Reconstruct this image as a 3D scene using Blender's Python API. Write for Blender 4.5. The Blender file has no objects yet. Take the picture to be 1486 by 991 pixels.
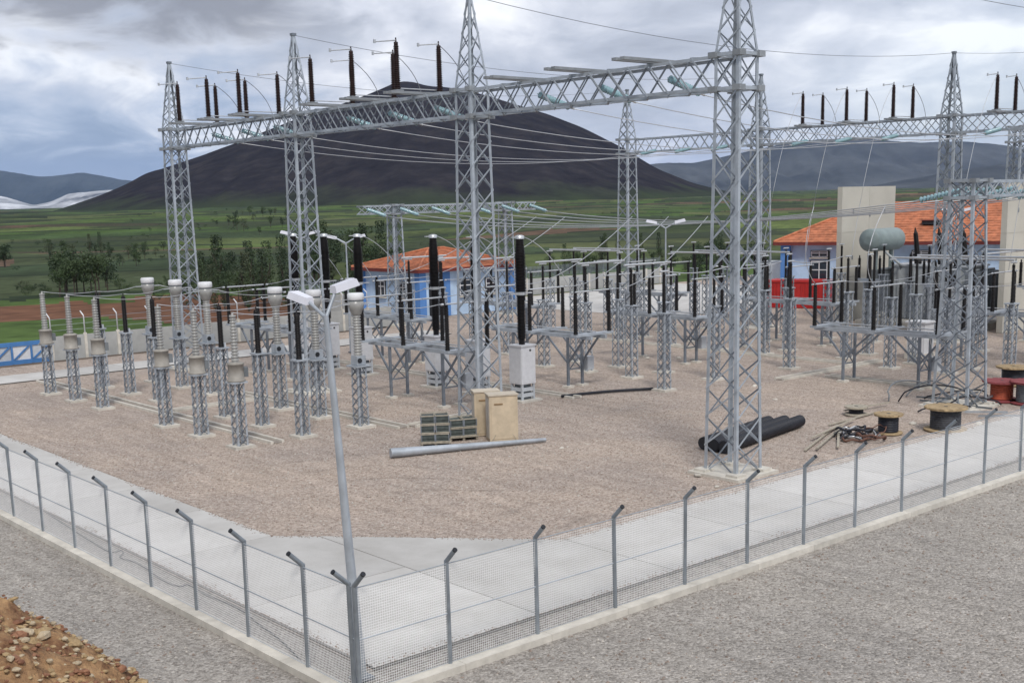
import bpy, math, random
import numpy as np
from mathutils import Vector, Matrix
random.seed(7); RNG = np.random.default_rng(11)
S = bpy.context.scene
COL = S.collection

# ------------------------------------------------------------------ camera
# yard frame: X along the right fence, Y along the left fence, origin at the fence corner
F_PX, PPX, PPY, EYE = 1748.0, 743.0, 605.0, 10.4
CF = np.array([0.64384623, 0.74458841, -0.17621048])
CR = np.array([0.75348293, -0.65705408, -0.02331134])
CU = np.cross(CR, CF)
CC = np.array([-13.78075, -21.33516, EYE])
cam_data = bpy.data.cameras.new('camera'); cam = bpy.data.objects.new('camera', cam_data)
COL.objects.link(cam); S.camera = cam
m = Matrix.Identity(4)
for i in range(3):
    m[i][0], m[i][1], m[i][2], m[i][3] = CR[i], CU[i], -CF[i], CC[i]
cam.matrix_world = m
cam_data.sensor_width = 36.0; cam_data.lens = F_PX / 1486 * 36
cam_data.shift_y = (PPY - 495.5) / 1486
cam_data.clip_end = 60000; cam_data.clip_start = 0.2
FH = np.array([CF[0], CF[1], 0]); FH /= np.linalg.norm(FH)      # level view heading
RH = np.array([FH[1], -FH[0], 0])
def gp(x, y, z=0.0):            # photo pixel -> point on the level plane z
    d = CF + CR * (x - PPX) / F_PX - CU * (y - PPY) / F_PX
    return CC + d * ((z - CC[2]) / d[2])
def ap(x, y, dep):              # photo pixel -> point at a known distance
    d = CF + CR * (x - PPX) / F_PX - CU * (y - PPY) / F_PX
    return CC + d * dep

# ------------------------------------------------------------------ light
SUN_EL, SUN_AZ = math.radians(50), math.radians(236)     # azimuth measured from +X, counter-clockwise
sl = bpy.data.lights.new('sun', 'SUN'); sl.energy = 1.3; sl.angle = math.radians(12); sl.color = (1, .96, .9)
sun = bpy.data.objects.new('sun', sl); COL.objects.link(sun)
sdir = Vector((math.cos(SUN_EL) * math.cos(SUN_AZ), math.cos(SUN_EL) * math.sin(SUN_AZ), math.sin(SUN_EL)))
sun.rotation_euler = sdir.to_track_quat('Z', 'Y').to_euler()
W = bpy.data.worlds.new('World'); S.world = W; W.use_nodes = True
wt = W.node_tree; wn = wt.nodes; wl = wt.links; wn.clear()
def N(t, **k):
    n = wn.new(t)
    for a, b in k.items(): setattr(n, a, b)
    return n
out = N('ShaderNodeOutputWorld'); bg = N('ShaderNodeBackground'); bg.inputs[1].default_value = 0.1
sky = N('ShaderNodeTexSky', sky_type='NISHITA', sun_disc=False, sun_elevation=SUN_EL, sun_rotation=math.pi / 2 - SUN_AZ)
tc = N('ShaderNodeTexCoord')
vr = N('ShaderNodeVectorRotate', rotation_type='Z_AXIS'); vr.inputs['Angle'].default_value = math.radians(90) - math.atan2(FH[1], FH[0])
wl.new(tc.outputs['Generated'], vr.inputs[0])
sx = N('ShaderNodeSeparateXYZ'); wl.new(vr.outputs[0], sx.inputs[0])
def MT(op, a, b=None, clamp=False):
    n = N('ShaderNodeMath', operation=op); n.use_clamp = clamp
    for i, v in enumerate((a, b)):
        if v is None: continue
        if isinstance(v, (int, float)): n.inputs[i].default_value = v
        else: wl.new(v, n.inputs[i])
    return n.outputs[0]
# cloud-layer coordinates: the direction met with a level layer, softened at the horizon
den = MT('ADD', MT('MAXIMUM', sx.outputs[2], 0.0), 0.30)
cu = MT('DIVIDE', sx.outputs[0], den); cv = MT('DIVIDE', sx.outputs[1], den)
cx = N('ShaderNodeCombineXYZ'); wl.new(cu, cx.inputs[0]); wl.new(cv, cx.inputs[1])
def noise(vec, sc, det, rough, seed, dist=0.0):
    n = N('ShaderNodeTexNoise', noise_dimensions='4D'); n.inputs['Scale'].default_value = sc
    n.inputs['Detail'].default_value = det; n.inputs['Roughness'].default_value = rough
    n.inputs['W'].default_value = seed; n.inputs['Distortion'].default_value = dist
    wl.new(vec, n.inputs['Vector']); return n.outputs['Fac']
def ramp(fac, stops):
    r = N('ShaderNodeValToRGB'); el = r.color_ramp.elements
    while len(el) < len(stops): el.new(0.5)
    for e, (p, c) in zip(el, stops): e.position = p; e.color = (*c, 1)
    wl.new(fac, r.inputs[0]); return r.outputs[0]
n1 = noise(cx.outputs[0], 1.9, 8, 0.50, 3.1, 0.5)
n2 = noise(cx.outputs[0], 4.6, 7, 0.55, 8.4, 0.6)
n3 = noise(cx.outputs[0], 0.30, 3, 0.5, 1.7, 0.0)
shade = MT('ADD', MT('MULTIPLY', n1, 0.62), MT('MULTIPLY', n2, 0.38))
cloud = ramp(shade, [(0.34, (.24, .26, .31)), (0.43, (.33, .355, .415)), (0.50, (.44, .46, .515)), (0.57, (.62, .63, .655))])
cover = ramp(n3, [(0.36, (.75, .75, .75)), (0.5, (.98, .98, .98))])
el_, az_ = sx.outputs[2], sx.outputs[0]
def sstep(v, a, b_):
    n = N('ShaderNodeMapRange', interpolation_type='SMOOTHSTEP'); wl.new(v, n.inputs[0]); n.inputs[1].default_value = a; n.inputs[2].default_value = b_; n.inputs[3].default_value = 0; n.inputs[4].default_value = 1; return n.outputs[0]
def blend(base, fac, col):
    n = N('ShaderNodeMix', data_type='RGBA'); wl.new(fac, n.inputs[0]); wl.new(base, n.inputs[6]); n.inputs[7].default_value = (*col, 1); return n.outputs[2]
wob = MT('MULTIPLY', MT('SUBTRACT', n2, 0.5), 0.16)
elw = MT('ADD', el_, wob); azw = MT('ADD', az_, MT('MULTIPLY', wob, 2.2))
# heavy grey cloud deck overhead on the left, rain-blue air low on the left, pale blue-grey low on the right
c1 = blend(cloud, MT('MULTIPLY', MT('MULTIPLY', sstep(elw, .115, .15), sstep(azw, -.06, -.2)), .9), (.17, .18, .21))
c2 = blend(c1, MT('MULTIPLY', MT('MULTIPLY', sstep(elw, .15, .04), sstep(azw, -.12, -.28)), .7), (.24, .31, .43))
c3 = blend(c2, MT('MULTIPLY', MT('MULTIPLY', sstep(elw, .085, .025), sstep(azw, -.10, -.26)), .85), (.075, .13, .22))
lowc = N('ShaderNodeMix', data_type='RGBA', blend_type='MIX'); wl.new(MT('MULTIPLY', sstep(elw, .12, .0), .45), lowc.inputs[0])
wl.new(c3, lowc.inputs[6]); lowc.inputs[7].default_value = (.32, .37, .47, 1)
cl10 = N('ShaderNodeVectorMath', operation='SCALE'); cl10.inputs['Scale'].default_value = 10.0; wl.new(lowc.outputs[2], cl10.inputs[0])
mx = N('ShaderNodeMix', data_type='RGBA'); wl.new(cover, mx.inputs[0]); wl.new(sky.outputs[0], mx.inputs[6]); wl.new(cl10.outputs[0], mx.inputs[7])
wl.new(mx.outputs[2], bg.inputs[0]); wl.new(bg.outputs[0], out.inputs[0])
S.view_settings.view_transform = 'Standard'; S.view_settings.look = 'None'
S.view_settings.exposure = 0.82; S.view_settings.gamma = 1.0; S.view_settings.use_curve_mapping = False
S.cycles.volume_bounces = 1; S.cycles.max_bounces = 6; S.cycles.diffuse_bounces = 3

# ------------------------------------------------------------------ materials
MATS = {}
def mat(name, col, rough=0.6, metal=0.0, var=0.12, vscale=3.0, bump=0.0, bscale=40.0, spec=0.4, col2=None, detail=4, object_space=False, trans=0.0):
    if name in MATS: return MATS[name]
    M = bpy.data.materials.new(name); M.use_nodes = True; t = M.node_tree; b = t.nodes['Principled BSDF']
    co = t.nodes.new('ShaderNodeTexCoord'); geo = t.nodes.new('ShaderNodeNewGeometry')
    src = co.outputs['Object'] if object_space else geo.outputs['Position']
    n = t.nodes.new('ShaderNodeTexNoise'); n.inputs['Scale'].default_value = vscale; n.inputs['Detail'].default_value = detail; n.inputs['Roughness'].default_value = .62
    t.links.new(src, n.inputs['Vector'])
    r = t.nodes.new('ShaderNodeValToRGB'); t.links.new(n.outputs['Fac'], r.inputs[0])
    c2 = col2 if col2 else tuple(min(1, c * (1 + var)) for c in col); c1 = tuple(c * (1 - var) for c in col)
    r.color_ramp.elements[0].position = .32; r.color_ramp.elements[0].color = (*c1, 1)
    r.color_ramp.elements[1].position = .68; r.color_ramp.elements[1].color = (*c2, 1)
    # every object a touch different
    oi = t.nodes.new('ShaderNodeObjectInfo'); hsv = t.nodes.new('ShaderNodeHueSaturation')
    mr = t.nodes.new('ShaderNodeMapRange'); t.links.new(oi.outputs['Random'], mr.inputs[0]); mr.inputs[3].default_value = .92; mr.inputs[4].default_value = 1.08
    t.links.new(mr.outputs[0], hsv.inputs['Value']); t.links.new(r.outputs[0], hsv.inputs['Color']); t.links.new(hsv.outputs[0], b.inputs['Base Color'])
    b.inputs['Roughness'].default_value = rough; b.inputs['Metallic'].default_value = metal; b.inputs['Specular IOR Level'].default_value = spec
    if trans: b.inputs['Transmission Weight'].default_value = trans
    if bump:
        n2 = t.nodes.new('ShaderNodeTexNoise'); n2.inputs['Scale'].default_value = bscale; n2.inputs['Detail'].default_value = 4; t.links.new(src, n2.inputs['Vector'])
        bp = t.nodes.new('ShaderNodeBump'); bp.inputs['Strength'].default_value = bump; bp.inputs['Distance'].default_value = .03
        t.links.new(n2.outputs['Fac'], bp.inputs['Height']); t.links.new(bp.outputs[0], b.inputs['Normal'])
    MATS[name] = M; return M
def gravel(name, cols, big, bigs=.16):
    M = bpy.data.materials.new(name); M.use_nodes = True; t = M.node_tree; b = t.nodes['Principled BSDF']; L = t.links.new
    geo = t.nodes.new('ShaderNodeNewGeometry')
    v = t.nodes.new('ShaderNodeTexVoronoi'); v.inputs['Scale'].default_value = 13; L(geo.outputs['Position'], v.inputs['Vector'])
    v2 = t.nodes.new('ShaderNodeTexVoronoi'); v2.inputs['Scale'].default_value = 27; L(geo.outputs['Position'], v2.inputs['Vector'])
    sep = t.nodes.new('ShaderNodeSeparateColor'); L(v.outputs['Color'], sep.inputs[0])
    sep2 = t.nodes.new('ShaderNodeSeparateColor'); L(v2.outputs['Color'], sep2.inputs[0])
    ad = t.nodes.new('ShaderNodeMix'); ad.inputs[0].default_value = .5; L(sep.outputs[0], ad.inputs[2]); L(sep2.outputs[1], ad.inputs[3])
    r = t.nodes.new('ShaderNodeValToRGB'); el = r.color_ramp.elements
    while len(el) < len(cols): el.new(.5)
    for i, (e, c) in enumerate(zip(el, cols)): e.position = .1 + .8 * i / (len(cols) - 1); e.color = (*c, 1)
    L(ad.outputs[0], r.inputs[0])
    n = t.nodes.new('ShaderNodeTexNoise'); n.inputs['Scale'].default_value = bigs; n.inputs['Detail'].default_value = 7; n.inputs['Roughness'].default_value = .65; n.inputs['Distortion'].default_value = .6
    L(geo.outputs['Position'], n.inputs['Vector'])
    r2 = t.nodes.new('ShaderNodeValToRGB'); r2.color_ramp.elements[0].position = .36; r2.color_ramp.elements[1].position = .66
    r2.color_ramp.elements[0].color = (*big[0], 1); r2.color_ramp.elements[1].color = (*big[1], 1); L(n.outputs['Fac'], r2.inputs[0])
    mu = t.nodes.new('ShaderNodeMix'); mu.data_type = 'RGBA'; mu.blend_type = 'MULTIPLY'; mu.inputs[0].default_value = 1; L(r.outputs[0], mu.inputs[6]); L(r2.outputs[0], mu.inputs[7])
    # long raked tracks
    mp = t.nodes.new('ShaderNodeMapping'); mp.inputs['Scale'].default_value = (1.6, .22, 1); mp.inputs['Rotation'].default_value = (0, 0, .5); L(geo.outputs['Position'], mp.inputs[0])
    n3 = t.nodes.new('ShaderNodeTexNoise'); n3.inputs['Scale'].default_value = 1.2; n3.inputs['Detail'].default_value = 4; L(mp.outputs[0], n3.inputs['Vector'])
    r3 = t.nodes.new('ShaderNodeMapRange'); r3.inputs[1].default_value = .35; r3.inputs[2].default_value = .65; r3.inputs[3].default_value = .9; r3.inputs[4].default_value = 1.08; L(n3.outputs['Fac'], r3.inputs[0])
    n4 = t.nodes.new('ShaderNodeTexNoise'); n4.inputs['Scale'].default_value = 7; n4.inputs['Detail'].default_value = 6; n4.inputs['Roughness'].default_value = .85; L(geo.outputs['Position'], n4.inputs['Vector'])
    r4 = t.nodes.new('ShaderNodeMapRange'); r4.inputs[1].default_value = .36; r4.inputs[2].default_value = .64; r4.inputs[3].default_value = .85; r4.inputs[4].default_value = 1.16; L(n4.outputs['Fac'], r4.inputs[0])
    def mth(op, a_, b_=None, c_=None):
        k_ = t.nodes.new('ShaderNodeMath'); k_.operation = op
        for i_, v_ in enumerate((a_, b_, c_)):
            if v_ is None: continue
            if isinstance(v_, (int, float)): k_.inputs[i_].default_value = v_
            else: L(v_, k_.inputs[i_])
        return k_.outputs[0]
    sp = t.nodes.new('ShaderNodeSeparateXYZ'); L(geo.outputs['Position'], sp.inputs[0])
    nw = t.nodes.new('ShaderNodeTexNoise'); nw.inputs['Scale'].default_value = .05; nw.inputs['Detail'].default_value = 2; L(geo.outputs['Position'], nw.inputs['Vector'])
    cc = mth('ADD', mth('ADD', mth('MULTIPLY', sp.outputs[0], .50), mth('MULTIPLY', sp.outputs[1], .42)), mth('MULTIPLY', nw.outputs['Fac'], 22.0))
    fr = mth('ABSOLUTE', mth('SUBTRACT', mth('FRACT', mth('DIVIDE', cc, 1.9)), .5))
    band = mth('SUBTRACT', 1.0, mth('MINIMUM', mth('DIVIDE', fr, .10), 1.0))
    nm = t.nodes.new('ShaderNodeTexNoise'); nm.inputs['Scale'].default_value = .13; nm.inputs['Detail'].default_value = 5; L(mp.outputs[0], nm.inputs['Vector'])
    msk = t.nodes.new('ShaderNodeMapRange'); msk.inputs[1].default_value = .50; msk.inputs[2].default_value = .62; L(nm.outputs['Fac'], msk.inputs[0])
    trk = mth('SUBTRACT', 1.0, mth('MULTIPLY', mth('MULTIPLY', band, msk.outputs[0]), .22))
    vm = t.nodes.new('ShaderNodeMath'); vm.operation = 'MULTIPLY'; L(mth('MULTIPLY', r3.outputs[0], trk), vm.inputs[0]); L(r4.outputs[0], vm.inputs[1])
    hs = t.nodes.new('ShaderNodeHueSaturation'); L(mu.outputs[2], hs.inputs['Color']); L(vm.outputs[0], hs.inputs['Value']); L(hs.outputs[0], b.inputs['Base Color'])
    bp = t.nodes.new('ShaderNodeBump'); bp.inputs['Strength'].default_value = .8; bp.inputs['Distance'].default_value = .05; bp.invert = True
    L(v.outputs['Distance'], bp.inputs['Height'])
    bp2 = t.nodes.new('ShaderNodeBump'); bp2.inputs['Strength'].default_value = .5; bp2.inputs['Distance'].default_value = .1
    L(n.outputs['Fac'], bp2.inputs['Height']); L(bp.outputs[0], bp2.inputs['Normal']); L(bp2.outputs[0], b.inputs['Normal'])
    b.inputs['Roughness'].default_value = .9; b.inputs['Specular IOR Level'].default_value = .2
    return M
M_STEEL = mat('galvanised_steel', (.42, .46, .505), .42, .35, .16, 1.7, .1, 30)
M_POST = mat('fence_post_galvanised', (.25, .28, .31), .5, .35, .2, 2.2)
M_STEEL2 = mat('dark_galvanised_steel', (.20, .225, .26), .5, .3, .22, 2.2, .1, 30)  # darker copy of the steel; shade on the lattice braces put into colour
M_PLATE = mat('galvanised_channel', (.29, .31, .33), .55, .3, .15, 2)
M_BLACK = mat('black_polymer', (.010, .009, .010), .5, 0, .3, 5, spec=.25)
M_BROWNBLK = mat('dark_brown_polymer', (.022, .011, .011), .5, 0, .3, 5, spec=.25)
M_PORC = mat('grey_porcelain', (.30, .30, .29), .3, 0, .1, 4, spec=.5)
M_TANK = mat('grey_painted_tank', (.30, .282, .252), .6, 0, .12, 5)
M_WHITE = mat('white_paint', (.68, .69, .71), .5, 0, .06, 4)
M_LGREY = mat('light_grey_paint', (.50, .53, .56), .5, 0, .08, 4)
M_ALU = mat('aluminium', (.60, .62, .64), .38, .6, .08, 3)
M_WIRE = mat('aluminium_conductor', (.50, .52, .55), .45, .45, .1, 3)
M_DKWIRE = mat('weathered_conductor', (.20, .21, .23), .5, .4, .1, 3)
M_GLASS = mat('cyan_glass_disc', (.31, .50, .56), .15, 0, .12, 6, spec=.7, trans=.25)
M_CONC = mat('pale_concrete', (.49, .475, .45), .85, 0, .13, .42, .3, 14, col2=(.56, .55, .53), detail=12)
M_KERB = mat('kerb_concrete', (.58, .55, .49), .9, 0, .16, 2.2, .35, 22, detail=7)
M_WALL = mat('precast_concrete', (.38, .385, .375), .9, 0, .10, 1.2, .2, 12, detail=7)
M_FIRE = mat('firewall_concrete', (.52, .50, .44), .9, 0, .07, .35, .1, 6, detail=8)
M_BLUEW = mat('blue_render', (.48, .63, .83), .8, 0, .14, .7)
M_BLUED = mat('dark_blue_render', (.10, .24, .55), .8, 0, .08, .6)
M_TILE = mat('clay_roof_tile', (.44, .16, .082), .85, 0, .38, 1.6, .3, 12)
M_FASCIA = mat('dark_red_fascia', (.16, .035, .03), .7)
M_DARK = mat('dark_void', (.02, .022, .027), .5)
M_PANE = mat('window_glass', (.03, .04, .055), .08, 0, .2, 2, spec=.8)
M_RED = mat('red_paint', (.44, .026, .024), .55, 0, .12, 2)
M_ORED = mat('orange_red_drum', (.42, .095, .05), .75, 0, .25, 4)
M_WOOD = mat('pale_timber', (.37, .275, .16), .85, 0, .3, 5, .2, 40)
M_WOODG = mat('grey_timber', (.38, .345, .28), .85, 0, .2, 6, .2, 40)
M_BEIGE = mat('beige_cabinet', (.52, .43, .31), .7, 0, .12, 2.6)
M_CRATE = mat('dark_green_grey_crate', (.075, .09, .085), .7, 0, .3, 5)
M_PIPE = mat('black_pipe', (.016, .018, .026), .5, 0, .3, 3)
M_XFMR = mat('transformer_grey', (.37, .395, .41), .5, 0, .12, 1.4)
M_CONSV = mat('conservator_green_grey', (.22, .27, .27), .5, 0, .12, 1.4)
M_RAD = mat('radiator_dark_grey', (.17, .187, .20), .55, 0, .15, 1.4)
M_SIGNB = mat('blue_gate_paint', (.07, .20, .45), .6, 0, .1, 2)
M_PALM = mat('lamp_diffuser', (.72, .73, .80), .35, 0, .04, 4)
M_SOIL = mat('red_soil', (.16, .058, .03), .95, 0, .4, 7, 1.0, 26, col2=(.42, .26, .13), detail=9)
M_ROCKA = mat('ochre_rock', (.33, .215, .105), .9, 0, .3, 22, .6, 18, col2=(.46, .34, .19), detail=8)
M_ROCKB = mat('red_brown_rock', (.20, .085, .05), .9, 0, .3, 22, .6, 18, col2=(.33, .17, .10), detail=8)
M_ROCKC = mat('pale_rock', (.44, .36, .25), .9, 0, .25, 22, .6, 18, detail=8)
M_BARK = mat('bark', (.07, .055, .045), .9)
M_LEAF = [mat('leaf_dark', (.032, .054, .026), .7, 0, .4, .5), mat('leaf_mid', (.05, .078, .032), .7, 0, .4, .5), mat('leaf_olive', (.068, .085, .045), .7, 0, .4, .5)]
M_GRAV_IN = gravel('pink_brown_gravel', [(.23, .19, .163), (.35, .295, .258), (.43, .37, .325), (.54, .48, .435)], [(.96, .945, .94), (1.14, 1.09, 1.03)])
M_GRAV_OUT = gravel('grey_gravel', [(.19, .177, .163), (.285, .268, .248), (.355, .336, .313), (.45, .43, .405)], [(.96, .945, .93), (1.13, 1.10, 1.06)], .12)

# ------------------------------------------------------------------ mesh helpers
ORD = ['first', 'second', 'third', 'fourth', 'fifth', 'sixth', 'seventh', 'eighth', 'ninth', 'tenth']
class MB:
    def __init__(s): s.v = []; s.f = []; s.sm = []
    def add(s, vs, fs, sm=False):
        o = len(s.v); s.v += [tuple(map(float, p)) for p in vs]; s.f += [tuple(i + o for i in f) for f in fs]; s.sm += [sm] * len(fs); return s
    def box(s, c, d, rz=0.0):
        c = np.array(c, float); x, y, z = [k / 2 for k in d]; ca, sa = math.cos(rz), math.sin(rz)
        vs = []
        for a in (-x, x):
            for b in (-y, y):
                for e in (-z, z): vs.append(c + [a * ca - b * sa, a * sa + b * ca, e])
        return s.add(vs, [(0, 1, 3, 2), (4, 6, 7, 5), (0, 4, 5, 1), (2, 3, 7, 6), (0, 2, 6, 4), (1, 5, 7, 3)])
    def bar(s, p, q, w, h, up=(0, 0, 1)):
        p = np.array(p, float); q = np.array(q, float); d = q - p; L = np.linalg.norm(d); d = d / L
        up = np.array(up, float)
        if abs(d @ up) > .97: up = np.array([1, 0, 0.]) if abs(d[0]) < .9 else np.array([0, 1, 0.])
        a = np.cross(d, up); a /= np.linalg.norm(a); b = np.cross(a, d)
        vs = [e + a * i * w / 2 + b * j * h / 2 for e in (p, q) for i, j in ((-1, -1), (1, -1), (1, 1), (-1, 1))]
        return s.add(vs, [(3, 2, 1, 0), (4, 5, 6, 7), (0, 1, 5, 4), (1, 2, 6, 5), (2, 3, 7, 6), (3, 0, 4, 7)])
    def ell(s, p, q, w, t, a, b):          # rolled angle: two flanges along directions a and b
        p = np.array(p, float); q = np.array(q, float); a = np.array(a, float); b = np.array(b, float)
        prof = [(0, 0), (w, 0), (w, t), (t, t), (t, w), (0, w)]
        vs = [e + a * i + b * j for e in (p, q) for i, j in prof]
        fs = [tuple(range(6)), tuple(range(11, 5, -1))] + [(k, (k + 1) % 6, (k + 1) % 6 + 6, k + 6) for k in range(6)]
        return s.add(vs, fs)
    def tube(s, p, q, r0, r1=None, n=10, caps=True, sm=True):
        r1 = r0 if r1 is None else r1; p = np.array(p, float); q = np.array(q, float); d = q - p; d = d / np.linalg.norm(d)
        up = np.array([0, 0, 1.]) if abs(d[2]) < .9 else np.array([1, 0, 0.])
        a = np.cross(d, up); a /= np.linalg.norm(a); b = np.cross(d, a)
        vs = [e + (a * math.cos(k * 2 * math.pi / n) + b * math.sin(k * 2 * math.pi / n)) * r for e, r in ((p, r0), (q, r1)) for k in range(n)]
        s.add(vs, [(k, (k + 1) % n, (k + 1) % n + n, k + n) for k in range(n)], sm)
        if caps: s.add(vs, [tuple(range(n - 1, -1, -1)), tuple(range(n, 2 * n))])
        return s
    def path(s, pts, r, n=6, sm=True):
        pts = [np.array(p, float) for p in pts]; vs = []
        for i, p in enumerate(pts):
            d = pts[min(i + 1, len(pts) - 1)] - pts[max(i - 1, 0)]; d /= (np.linalg.norm(d) + 1e-9)
            up = np.array([0, 0, 1.]) if abs(d[2]) < .95 else np.array([1, 0, 0.])
            a = np.cross(d, up); a /= np.linalg.norm(a); b = np.cross(d, a)
            vs += [p + (a * math.cos(k * 2 * math.pi / n) + b * math.sin(k * 2 * math.pi / n)) * r for k in range(n)]
        fs = [(i * n + k, i * n + (k + 1) % n, (i + 1) * n + (k + 1) % n, (i + 1) * n + k) for i in range(len(pts) - 1) for k in range(n)]
        fs += [tuple(range(n - 1, -1, -1)), tuple(range((len(pts) - 1) * n, len(pts) * n))]
        return s.add(vs, fs, sm)
    def lathe(s, prof, n=14, o=(0, 0, 0), axis=None, sm=True):
        o = np.array(o, float)
        if axis is None: a, b, d = np.array([1, 0, 0.]), np.array([0, 1, 0.]), np.array([0, 0, 1.])
        else:
            d = np.array(axis, float); d /= np.linalg.norm(d); up = np.array([0, 0, 1.]) if abs(d[2]) < .9 else np.array([1, 0, 0.])
            a = np.cross(up, d); a /= np.linalg.norm(a); b = np.cross(d, a)
        vs = [o + (a * math.cos(k * 2 * math.pi / n) + b * math.sin(k * 2 * math.pi / n)) * r + d * z for r, z in prof for k in range(n)]
        fs = [(i * n + k, i * n + (k + 1) % n, (i + 1) * n + (k + 1) % n, (i + 1) * n + k) for i in range(len(prof) - 1) for k in range(n)]
        s.add(vs, fs, sm)
        s.add(vs, [tuple(range(n - 1, -1, -1)), tuple(range((len(prof) - 1) * n, len(prof) * n))]); return s
    def mesh(s, name, M):
        me = bpy.data.meshes.new(name); me.from_pydata(s.v, [], s.f)
        me.polygons.foreach_set('use_smooth', s.sm); me.materials.append(M); me.update(); return me
    def build(s, name, M, parent=None, kind=None):
        return place(name, s.mesh(name, M), parent, kind=kind)
def place(name, me, parent=None, loc=None, kind=None, rz=0.0):
    o = bpy.data.objects.new(name, me); COL.objects.link(o)
    if parent is not None: o.parent = parent
    if loc is not None: o.location = loc
    if rz: o.rotation_euler.z = rz
    if kind: o['kind'] = kind
    return o
def tag(o, label, cat, group=None):
    o['label'] = label; o['category'] = cat
    if group: o['group'] = group
    return o
def thing(name, label, cat, loc=(0, 0, 0), rz=0.0, group=None):
    o = bpy.data.objects.new(name, None); COL.objects.link(o); o.location = loc; o.rotation_euler.z = rz; o.empty_display_size = .2
    return tag(o, label, cat, group)
def dup(root, loc, rz=None, label=None, group=None):
    r = root.copy(); COL.objects.link(r); r.location = loc
    if rz is not None: r.rotation_euler.z = rz
    if label: r['label'] = label
    if group: r['group'] = group
    for ch in list(root.children):
        c = ch.copy(); COL.objects.link(c); c.parent = r
        for g in list(ch.children):
            d = g.copy(); COL.objects.link(d); d.parent = c
    return r
def struct(o): o['kind'] = 'structure'; return o
def sheds(r0, r1, z0, z1, pitch, taper=1.0):     # ribbed insulator profile
    n = max(3, int((z1 - z0) / pitch)); p = []
    for i in range(n):
        a = z0 + (z1 - z0) * i / n; h = (z1 - z0) / n; k = 1 - (1 - taper) * i / n
        p += [(r0 * k, a), (r1 * k, a + h * .45), (r1 * k * .97, a + h * .58), (r0 * k, a + h * .95)]
    return p

# ------------------------------------------------------------------ ground, site sheets, roads
def smooth(a, b, x): t = np.clip((x - a) / (b - a), 0, 1); return t * t * (3 - 2 * t)
def vnoise(x, y, seed=0):          # smooth value noise
    xi = np.floor(x).astype(np.int64); yi = np.floor(y).astype(np.int64); fx = x - xi; fy = y - yi
    def h(i, j):
        k = (i * 374761393 + j * 668265263 + seed * 974634777) & 0x7fffffff; k = ((k ^ (k >> 13)) * 1274126177) & 0x7fffffff
        return ((k ^ (k >> 16)) & 0xffff) / 65535.0
    u = fx * fx * (3 - 2 * fx); v = fy * fy * (3 - 2 * fy)
    return (h(xi, yi) * (1 - u) + h(xi + 1, yi) * u) * (1 - v) + (h(xi, yi + 1) * (1 - u) + h(xi + 1, yi + 1) * u) * v
def fbm(x, y, o=4, seed=0):
    s = 0; a = .5
    for k in range(o): s = s + a * vnoise(x * 2 ** k, y * 2 ** k, seed + k); a *= .5
    return s
def terrain(x, y):
    r = np.hypot(x - CC[0], y - CC[1])
    roll_ = (fbm(x / 260., y / 260., 3, 5) - .45) * 14 * smooth(150, 500, r)
    rise = 10 * smooth(500, 2600, r) + 25 * smooth(2600, 9000, r)
    return -.35 + roll_ * (1 - .4 * smooth(1500, 3000, r)) + rise
na, nr = 520, 250
rad = np.concatenate([[0.5, 30], np.geomspace(60, 15000, nr - 2)])
th0 = math.atan2(FH[1], FH[0])
angs = np.concatenate([np.linspace(-.62, .62, 420), np.linspace(.62, 2 * math.pi - .62, 102)[1:-1]]); na = len(angs)
A, Rr = np.meshgrid(angs, rad); gx = CC[0] + Rr * np.cos(th0 + A); gy = CC[1] + Rr * np.sin(th0 + A); gz = terrain(gx, gy)
V = np.stack([gx, gy, gz], -1).reshape(-1, 3)
I = np.arange(na); J = np.arange(nr - 1)
ii, jj = np.meshgrid(I, J); a0 = jj * na + ii; a1 = jj * na + (ii + 1) % na
FQ = np.stack([a0, a1, a1 + na, a0 + na], -1).reshape(-1, 4)
gm = bpy.data.meshes.new('ground'); gm.from_pydata(V.tolist(), [], FQ.tolist()); gm.polygons.foreach_set('use_smooth', [True] * len(FQ))
# field pattern: long strips of crop, pasture and ploughed land, one colour for each face
fc = V[FQ].mean(1); lx = (fc - CC) @ RH; ly = (fc - CC) @ FH
def fields(lx, ly):
    wob = (fbm(lx / 300, ly / 300, 3, 9) - .5) * 160
    a = .35; u = lx * math.cos(a) + ly * math.sin(a) + wob; v = -lx * math.sin(a) + ly * math.cos(a) + wob * .6
    row = np.floor(v / 55); off = (np.sin(row * 12.9898) * 43758.5453) % 1
    cl = np.floor(u / (170 + 130 * off) + off * 7)
    h = (np.sin(row * 78.233 + cl * 37.719) * 43758.5453) % 1
    ed = np.minimum((v / 55) % 1, 1 - (v / 55) % 1)
    return h, ed
h, ed = fields(lx, ly)
pal = np.array([(.070, .112, .032), (.105, .140, .045), (.052, .086, .030), (.098, .115, .048), (.058, .076, .036), (.125, .082, .056), (.080, .104, .038), (.064, .108, .028), (.044, .066, .032), (.085, .120, .036)])
colr = pal[(h * len(pal)).astype(int) % len(pal)]
colr = np.where((ed < .06)[:, None] & (ly > 150)[:, None], np.array([.028, .042, .022]), colr)
mott = fbm(lx / 22, ly / 45, 5, 3)[:, None]; colr = colr * (.45 + 1.1 * mott)
scrub = smooth(.50, .60, fbm(lx / 60, ly / 130, 5, 17)) * smooth(130, 200, ly); colr = colr * (1 - scrub[:, None] * .75) + np.array([.030, .042, .024]) * scrub[:, None] * .75
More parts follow.
